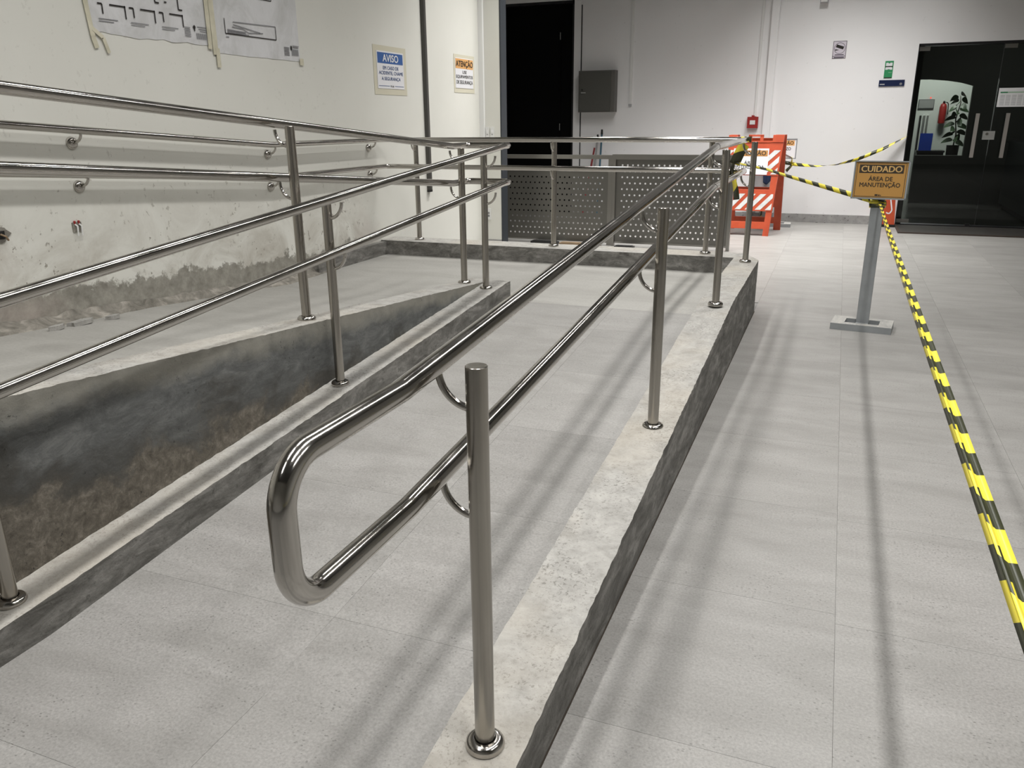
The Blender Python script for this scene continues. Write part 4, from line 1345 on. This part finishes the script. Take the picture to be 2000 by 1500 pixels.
# notice sheet taped on the upper board
sn = thing('warning_sheet', 'white ATENÇÃO sheet taped over the upper board of the orange barricade', 'sign', (-0.99, 10.9, 0))
c00, c10, c11, c01 = PF(0.09, 0.735, 0.064), PF(0.78, 0.735, 0.064), PF(0.78, 1.045, 0.064), PF(0.09, 1.045, 0.064)
exv = (c10 - c00).normalized(); eyv = (c01 - c00).normalized()
eyv = (eyv - exv * eyv.dot(exv)).normalized()
Ms = frame(c00, exv, eyv)
Ws, Hs = (c10 - c00).length, (c01 - c00).length
MB().box(0, Ws, 0, Hs, 0, 0.002, M=Ms).build('sheet', 'sign_white', sn)
q = MB(); rectface(q, Ms, 0.03, Ws - 0.012, Hs * 0.70, Hs * 0.93, 0.0028); q.build('heading', 'sign_orange', sn)
lettering('ATENÇÃO', Ms @ Matrix.Translation((Ws * 0.52, Hs * 0.825, 0.0036)), 0.075, 'ink_brown', sn, Ws * 0.80, 0.03)
lettering('ÁREA', Ms @ Matrix.Translation((Ws * 0.50, Hs * 0.47, 0.0028)), 0.050, 'ink', sn, Ws * 0.36, 0.02)
lettering('INTERDITADA', Ms @ Matrix.Translation((Ws * 0.50, Hs * 0.29, 0.0028)), 0.040, 'ink', sn, Ws * 0.80, 0.02)


# ================================================================== PEDESTAL SIGNS
def stand(name, label, loc, rotz, board_mat, zc, bw, bh, tilt, post_h, pw=0.080, base=(0.39, 0.25)):
    r = thing(name, label, 'sign stand', loc, rotz)
    bwid, bdep = base
    hB = 0.045
    b = MB()
    b.box(-bwid / 2, -bwid / 2 + 0.085, -bdep / 2, bdep / 2, 0, hB); b.box(bwid / 2 - 0.085, bwid / 2, -bdep / 2, bdep / 2, 0, hB)
    b.box(-bwid / 2 + 0.085, bwid / 2 - 0.085, -bdep / 2, -bdep / 2 + 0.06, 0, hB); b.box(-bwid / 2 + 0.085, bwid / 2 - 0.085, bdep / 2 - 0.06, bdep / 2, 0, hB)
    for i_, f_ in enumerate(b.f):
        b.mi[i_] = 1 if i_ % 6 == 1 else 0
    bo = b.build('base', ['painted_grey_steel', 'worn_grey_steel'], r)
    MB().box(-pw / 2, pw / 2, -bdep / 2 + 0.06, bdep / 2 - 0.06, 0, hB - 0.004).build('socket', 'painted_grey_steel', bo)
    MB().box(-pw / 2, pw / 2, -0.02, 0.02, hB - 0.004, post_h).build('post', 'painted_grey_steel', r)
    M = Matrix.Translation((0, -0.045, zc)) @ Matrix.Rotation(math.pi / 2 + tilt, 4, 'X')
    tr_ = MB()
    tr_.box(-bw / 2, bw / 2, -bh / 2, bh / 2, -0.022, 0.0, M=M)
    f = [(-bw / 2, bw / 2, -bh / 2, -bh / 2 + 0.009), (-bw / 2, bw / 2, bh / 2 - 0.007, bh / 2), (-bw / 2, -bw / 2 + 0.008, -bh / 2, bh / 2), (bw / 2 - 0.010, bw / 2, -bh / 2, bh / 2)]
    for (x0, x1, y0, y1) in f:
        tr_.box(x0, x1, y0, y1, 0.0, 0.012, M=M)
    tr_.build('sign_holder', 'painted_grey_steel', r)
    bd = MB(); bd.box(-bw / 2 + 0.010, bw / 2 - 0.012, -bh / 2 + 0.011, bh / 2 - 0.009, 0.001, 0.005, M=M)
    return r, bd.build('board', board_mat, r), M


g1, bd, M = stand('pedestal_sign', 'grey pedestal stand holding the amber CUIDADO sign on the open floor', (0.262, 5.985, 0), math.radians(-6.5), 'sign_amber', 1.010, 0.335, 0.245, math.radians(-6), 0.98)
T = lambda x, y, z=0.0058: M @ Matrix.Translation((x, y, z))
bl = MB(); rectface(bl, M, -0.135, 0.133, 0.044, 0.098, 0.0056); bl.build('heading', 'ink_brown', bd)
q = MB()
for (x0, x1, y0, y1) in ((-0.150, 0.148, 0.106, 0.109), (-0.150, 0.148, -0.107, -0.104), (-0.150, -0.147, -0.107, 0.109), (0.145, 0.148, -0.107, 0.109)):
    rectface(q, M, x0, x1, y0, y1, 0.0056)
q.build('printed_border', 'ink_brown', bd)
lettering('CUIDADO', T(0, 0.071, 0.0066), 0.038, 'letter_amber', bd, 0.245, 0.035)
lettering('ÁREA DE', T(0, 0.012), 0.033, 'ink_brown', bd, 0.145, 0.03)
lettering('MANUTENÇÃO', T(0, -0.030), 0.040, 'ink_brown', bd, 0.245, 0.03)
q = MB(); rectface(q, M, -0.022, -0.004, -0.101, -0.090, 0.0062); rectface(q, M, -0.001, 0.008, -0.101, -0.092, 0.0062); rectface(q, M, 0.011, 0.016, -0.101, -0.094, 0.0062)
q.build('printed_mark', 'ink_brown', bd)

g2, bd2, M2 = stand('pedestal_sign', 'grey pedestal stand with a white ATENÇÃO sign half hidden behind the orange barricade', (-0.735, 11.62, 0), math.radians(2), 'sign_white', 1.015, 0.36, 0.255, math.radians(-4), 0.98)
bl = MB(); rectface(bl, M2, -0.15, 0.148, 0.040, 0.105, 0.0056); bl.build('heading', 'sign_orange_pale', bd2)
lettering('ATENÇÃO', M2 @ Matrix.Translation((0, 0.074, 0.0066)), 0.060, 'ink', bd2, 0.27, 0.03)
lettering('AO VAZIO E', M2 @ Matrix.Translation((-0.02, 0.0, 0.0058)), 0.038, 'sign_white', bd2, 0.01, 0.02)
bpy.data.objects.remove(bd2.children[-1])
lettering('ZO', M2 @ Matrix.Translation((0.075, 0.000, 0.0058)), 0.036, 'ink', bd2, 0.065, 0.03)
lettering('O', M2 @ Matrix.Translation((0.030, -0.060, 0.0058)), 0.034, 'ink', bd2, 0.035, 0.03)

bk = thing('bucket', 'pale grey bucket standing on a stool behind the orange barricade', 'bucket', (-0.98, 12.0, 0))
MB().lathe([(0.0, 0.44), (0.11, 0.44), (0.135, 0.71), (0.142, 0.72), (0.132, 0.72), (0.108, 0.46), (0.0, 0.46)], (0, 0, 0), (0, 0, 1), 26).build('pail', 'bucket_grey', bk, True)
s_ = MB(); s_.box(-0.15, 0.15, -0.14, 0.14, 0.41, 0.44)
for sx in (-1, 1):
    for sy_ in (-1, 1):
        s_.box(sx * 0.135 - 0.012, sx * 0.135 + 0.012, sy_ * 0.125 - 0.012, sy_ * 0.125 + 0.012, 0, 0.41)
s_.build('stool', 'painted_grey_steel', bk)
cl = thing('cleaning_cloth', 'dark blue cloth hanging over the rim of the grey bucket', 'cloth', (-0.90, 11.845, 0.56))
mb = MB()
nx_, ny_ = 8, 9
for j in range(ny_ + 1):
    for i in range(nx_ + 1):
        u, v = i / nx_, j / ny_
        mb.v.append(Vector(((u - 0.5) * (0.12 + 0.03 * v), -0.012 + 0.012 * math.sin(u * 9) * (1 - 0.4 * v) + 0.05 * max(0, v - 0.8), 0.20 * v - 0.03 * math.sin(u * 5))))
for j in range(ny_):
    for i in range(nx_):
        a = j * (nx_ + 1) + i
        mb.face((a, a + 1, a + nx_ + 2, a + nx_ + 1))
co = mb.build('cloth', 'navy_cloth', cl, True)
so = co.modifiers.new('thickness', 'SOLIDIFY'); so.thickness = 0.006

# orange floor sign by the door, half hidden behind the pedestal post
og = thing('wet_floor_sign', 'orange floor sign with a white curl beside the glass door', 'sign', (0.648, 11.95, 0))
Mo = frame((0, 0, 0), (1, 0, 0), (0, 0.10, 1))
fr_ = MB(); fr_.prism([(-0.11, 0.03), (0.11, 0.03), (0.075, 0.50), (0.05, 0.53), (-0.05, 0.53), (-0.075, 0.50)], 0.012, Mo)
fo = fr_.build('front_leaf', 'sign_orange', og)
MBx = MATS['sign_orange']
bkx = MB(); bkx.prism([(-0.11, 0.03), (0.11, 0.03), (0.075, 0.50), (0.05, 0.53), (-0.05, 0.53), (-0.075, 0.50)], 0.012, frame((0, 0.115, 0), (1, 0, 0), (0, -0.10, 1)))
bkx.build('rear_leaf', 'orange_plastic', og)
MB().box(-0.115, 0.115, -0.016, 0.004, 0.0, 0.035).build('foot', 'black', og)
MB().box(-0.115, 0.115, 0.108, 0.128, 0.0, 0.035).build('foot', 'black', og)
fo.data.materials.clear(); fo.data.materials.append(MATS['orange_plastic'])
cur = fillet([(0.028, 0.36, 0), (0.058, 0.22, 0), (0.03, 0.17, 0), (-0.01, 0.19, 0)], 0.03, 6)
mb = MB()
for a, b in zip(cur[:-1], cur[1:]):
    tn = (b - a)
    if tn.length < 1e-6: continue
    tn = tn.normalized(); sd = Vector((-tn.y, tn.x, 0)) * 0.008
    mb.poly([Mo @ (p + Vector((0, 0, 0.0135))) for p in (a - sd, b - sd, b + sd, a + sd)])
mb.build('printed_curl', 'sign_white', fo)

# ================================================================== BARRIER TAPES
# long tape from the pedestal towards the viewer
tp = thing('barrier_tape', 'yellow and black barrier tape stretched from the pedestal sign towards the viewer', 'tape', (0.262, 5.93, 0.86))
off = (0.262, 5.93, 0.86)
mb = MB()
ribbon(mb, [(0.270, 5.95, 0.868), (0.268, 4.6, 0.850), (0.270, 2.6, 0.838), (0.272, 1.036, 0.829), (0.274, -0.4, 0.832)], (lambda q: 0.011 + 0.0105 * min(1, q * 3)), twist=0.35, fold=-0.005, step=0.04, tw0=-0.25)
build_ribbon(mb, 'strip', tp, off)
mb = MB()
ribbon(mb, [(0.266, 5.945, 0.862), (0.261, 4.6, 0.846), (0.2615, 2.6, 0.833), (0.2625, 1.036, 0.8235), (0.264, -0.4, 0.826)], (lambda q: 0.006 + 0.008 * min(1, q * 3)), twist=0.4, fold=0.003, step=0.04, u0=0.05, tw0=-0.9)
build_ribbon(mb, 'second_ply', tp, off)
tp2 = thing('barrier_tape', 'yellow and black barrier tape running from the railing corner to the pedestal sign', 'tape', (0.262, 5.93, 0.86))
mb = MB()
ribbon(mb, [(-0.731, 6.28, 1.098), (-0.484, 6.235, 1.052), (-0.331, 6.185, 1.010), (0.017, 6.07, 0.924), (0.230, 5.99, 0.873)], (lambda q: 0.012 + 0.026 * q), twist=0.5, fold=-0.004, step=0.03, tw0=1.2, us_=2.0)
build_ribbon(mb, 'strip', tp2, off)
# wraps round the pedestal post
mb = MB()
rz = math.radians(-6.5)
for j in range(3):
    ring = [(-0.050, -0.026), (0.050, -0.026), (0.050, 0.026), (-0.050, 0.026), (-0.050, -0.026)]
    pts = []
    for i, (a, b) in enumerate(ring):
        x = 0.262 + a * math.cos(rz) - b * math.sin(rz) * 1.0; y = 5.985 + a * math.sin(rz) + b * math.cos(rz)
        pts.append(Vector((x, y, 0.842 + 0.012 * j + 0.006 * math.sin(i * 2 + j))))
    ribbon(mb, fillet(pts, 0.006, 3), 0.028, step=0.02, u0=j * 0.07, tw0=math.pi / 2 + 0.25 * (j - 1))
build_ribbon(mb, 'knot', tp2, off)
mb = MB()                                            # loop hung over the rail
ribbon(mb, [(-0.725, 6.285, 1.085), (-0.690, 6.270, 1.170), (-0.650, 6.255, 1.245), (-0.652, 6.262, 1.279)], 0.075, twist=0.25, step=0.02, tw0=1.1)
build_ribbon(mb, 'rail_loop', tp2, off)
mb = MB()
ribbon(mb, [(-0.730, 6.28, 1.105), (-0.737, 6.285, 1.045), (-0.715, 6.28, 0.96), (-0.700, 6.285, 0.90), (-0.690, 6.28, 0.83)], 0.050, twist=0.9, step=0.02, tw0=0.3)
build_ribbon(mb, 'tail', tp2, off)
mb = MB()
ribbon(mb, [(-0.745, 6.27, 1.09), (-0.750, 6.275, 1.03), (-0.742, 6.27, 0.98)], 0.030, twist=-0.8, step=0.02, tw0=0.2)
build_ribbon(mb, 'tail', tp2, off)
tp3 = thing('barrier_tape', 'slack barrier tape hung from the white sign to the glass door frame', 'tape', (-0.6, 11.55, 0.8))
off3 = (-0.6, 11.55, 0.8)
mb = MB()
ribbon(mb, [(-0.69, 11.57, 0.84), (-0.55, 11.60, 0.815), (-0.30, 11.72, 0.79), (-0.05, 11.83, 0.805), (0.2, 11.95, 0.87), (0.5, 12.07, 1.0), (0.79, 12.17, 1.165)], 0.045, twist=5.0, step=0.05, tw0=1.5, us_=1.2)
build_ribbon(mb, 'strip', tp3, off3)
mb = MB()
ribbon(mb, [(-0.69, 11.575, 0.95), (-0.60, 11.57, 0.90), (-0.60, 11.565, 0.80), (-0.66, 11.57, 0.73)], 0.05, twist=1.0, step=0.03)
build_ribbon(mb, 'knot', tp3, off3)
mb = MB()
ribbon(mb, [(-0.92, 11.40, 0.44), (-0.91, 11.39, 0.30), (-0.93, 11.39, 0.15)], 0.07, twist=0.5, step=0.03, tw0=0.2)
build_ribbon(mb, 'tail', tp3, off3); mb = MB()
ribbon(mb, [(-1.28, 11.40, 0.34), (-1.27, 11.39, 0.2), (-1.29, 11.39, 0.05)], 0.06, twist=0.5, step=0.03, tw0=0.2)
build_ribbon(mb, 'tail', tp3, off3)

# ================================================================== CEILING LAMPS AND ADDED WASH LAMPS (above the picture)
first = None


def lamp_data(name, energy, spread):
    d = bpy.data.lights.new(name, 'AREA'); d.shape = 'RECTANGLE'; d.size = 0.16; d.size_y = 1.2
    d.energy = energy; d.spread = spread; d.color = (1.0, 0.985, 0.965)
    return d


wide, narrow = lamp_data('lamp_light', LAMP_W, LAMP_SPREAD), lamp_data('wash_light', WASH_W, WASH_SPREAD)
spots = [(rx, ly, wide) for ri, rx in enumerate(LAMP_ROWS) for ly in LAMP_Y if not (ri == 0 and (ly > 10 or ly == 5.9)) and not (ri == 2 and (ly > 3 or ly < 0)) and not (ri == 1 and (ly > 9 or ly < 0))]
spots += [(x, y, narrow) for (x, y) in WASH]
for (rx, ly, data) in spots:
    lab = 'linear ceiling lamp hung along the ramp above the picture' if data is wide else 'added wash lamp brightening the far walls above the picture'
    lt = thing('linear_lamp' if data is wide else 'wash_lamp', lab, 'lamp', (rx, ly, LAMP_Z), group='linear ceiling lamps' if data is wide else 'added wash lamps')
    if first is None:
        hs = MB(); hs.box(-0.10, 0.10, -0.62, 0.62, 0.006, 0.06)
        first = hs.build('housing', 'lamp_body', lt)
        hangers = [MB().box(-0.006, 0.006, y0, y0 + 0.012, 0.06, 0.70).build('hanger', 'lamp_body', lt) for y0 in (-0.4, 0.388)]
    else:
        for o in [first] + hangers:
            obj_copy(o, lt, (0, 0, 0))
    lo = bpy.data.objects.new(data.name, data); COL.objects.link(lo); lo.parent = lt
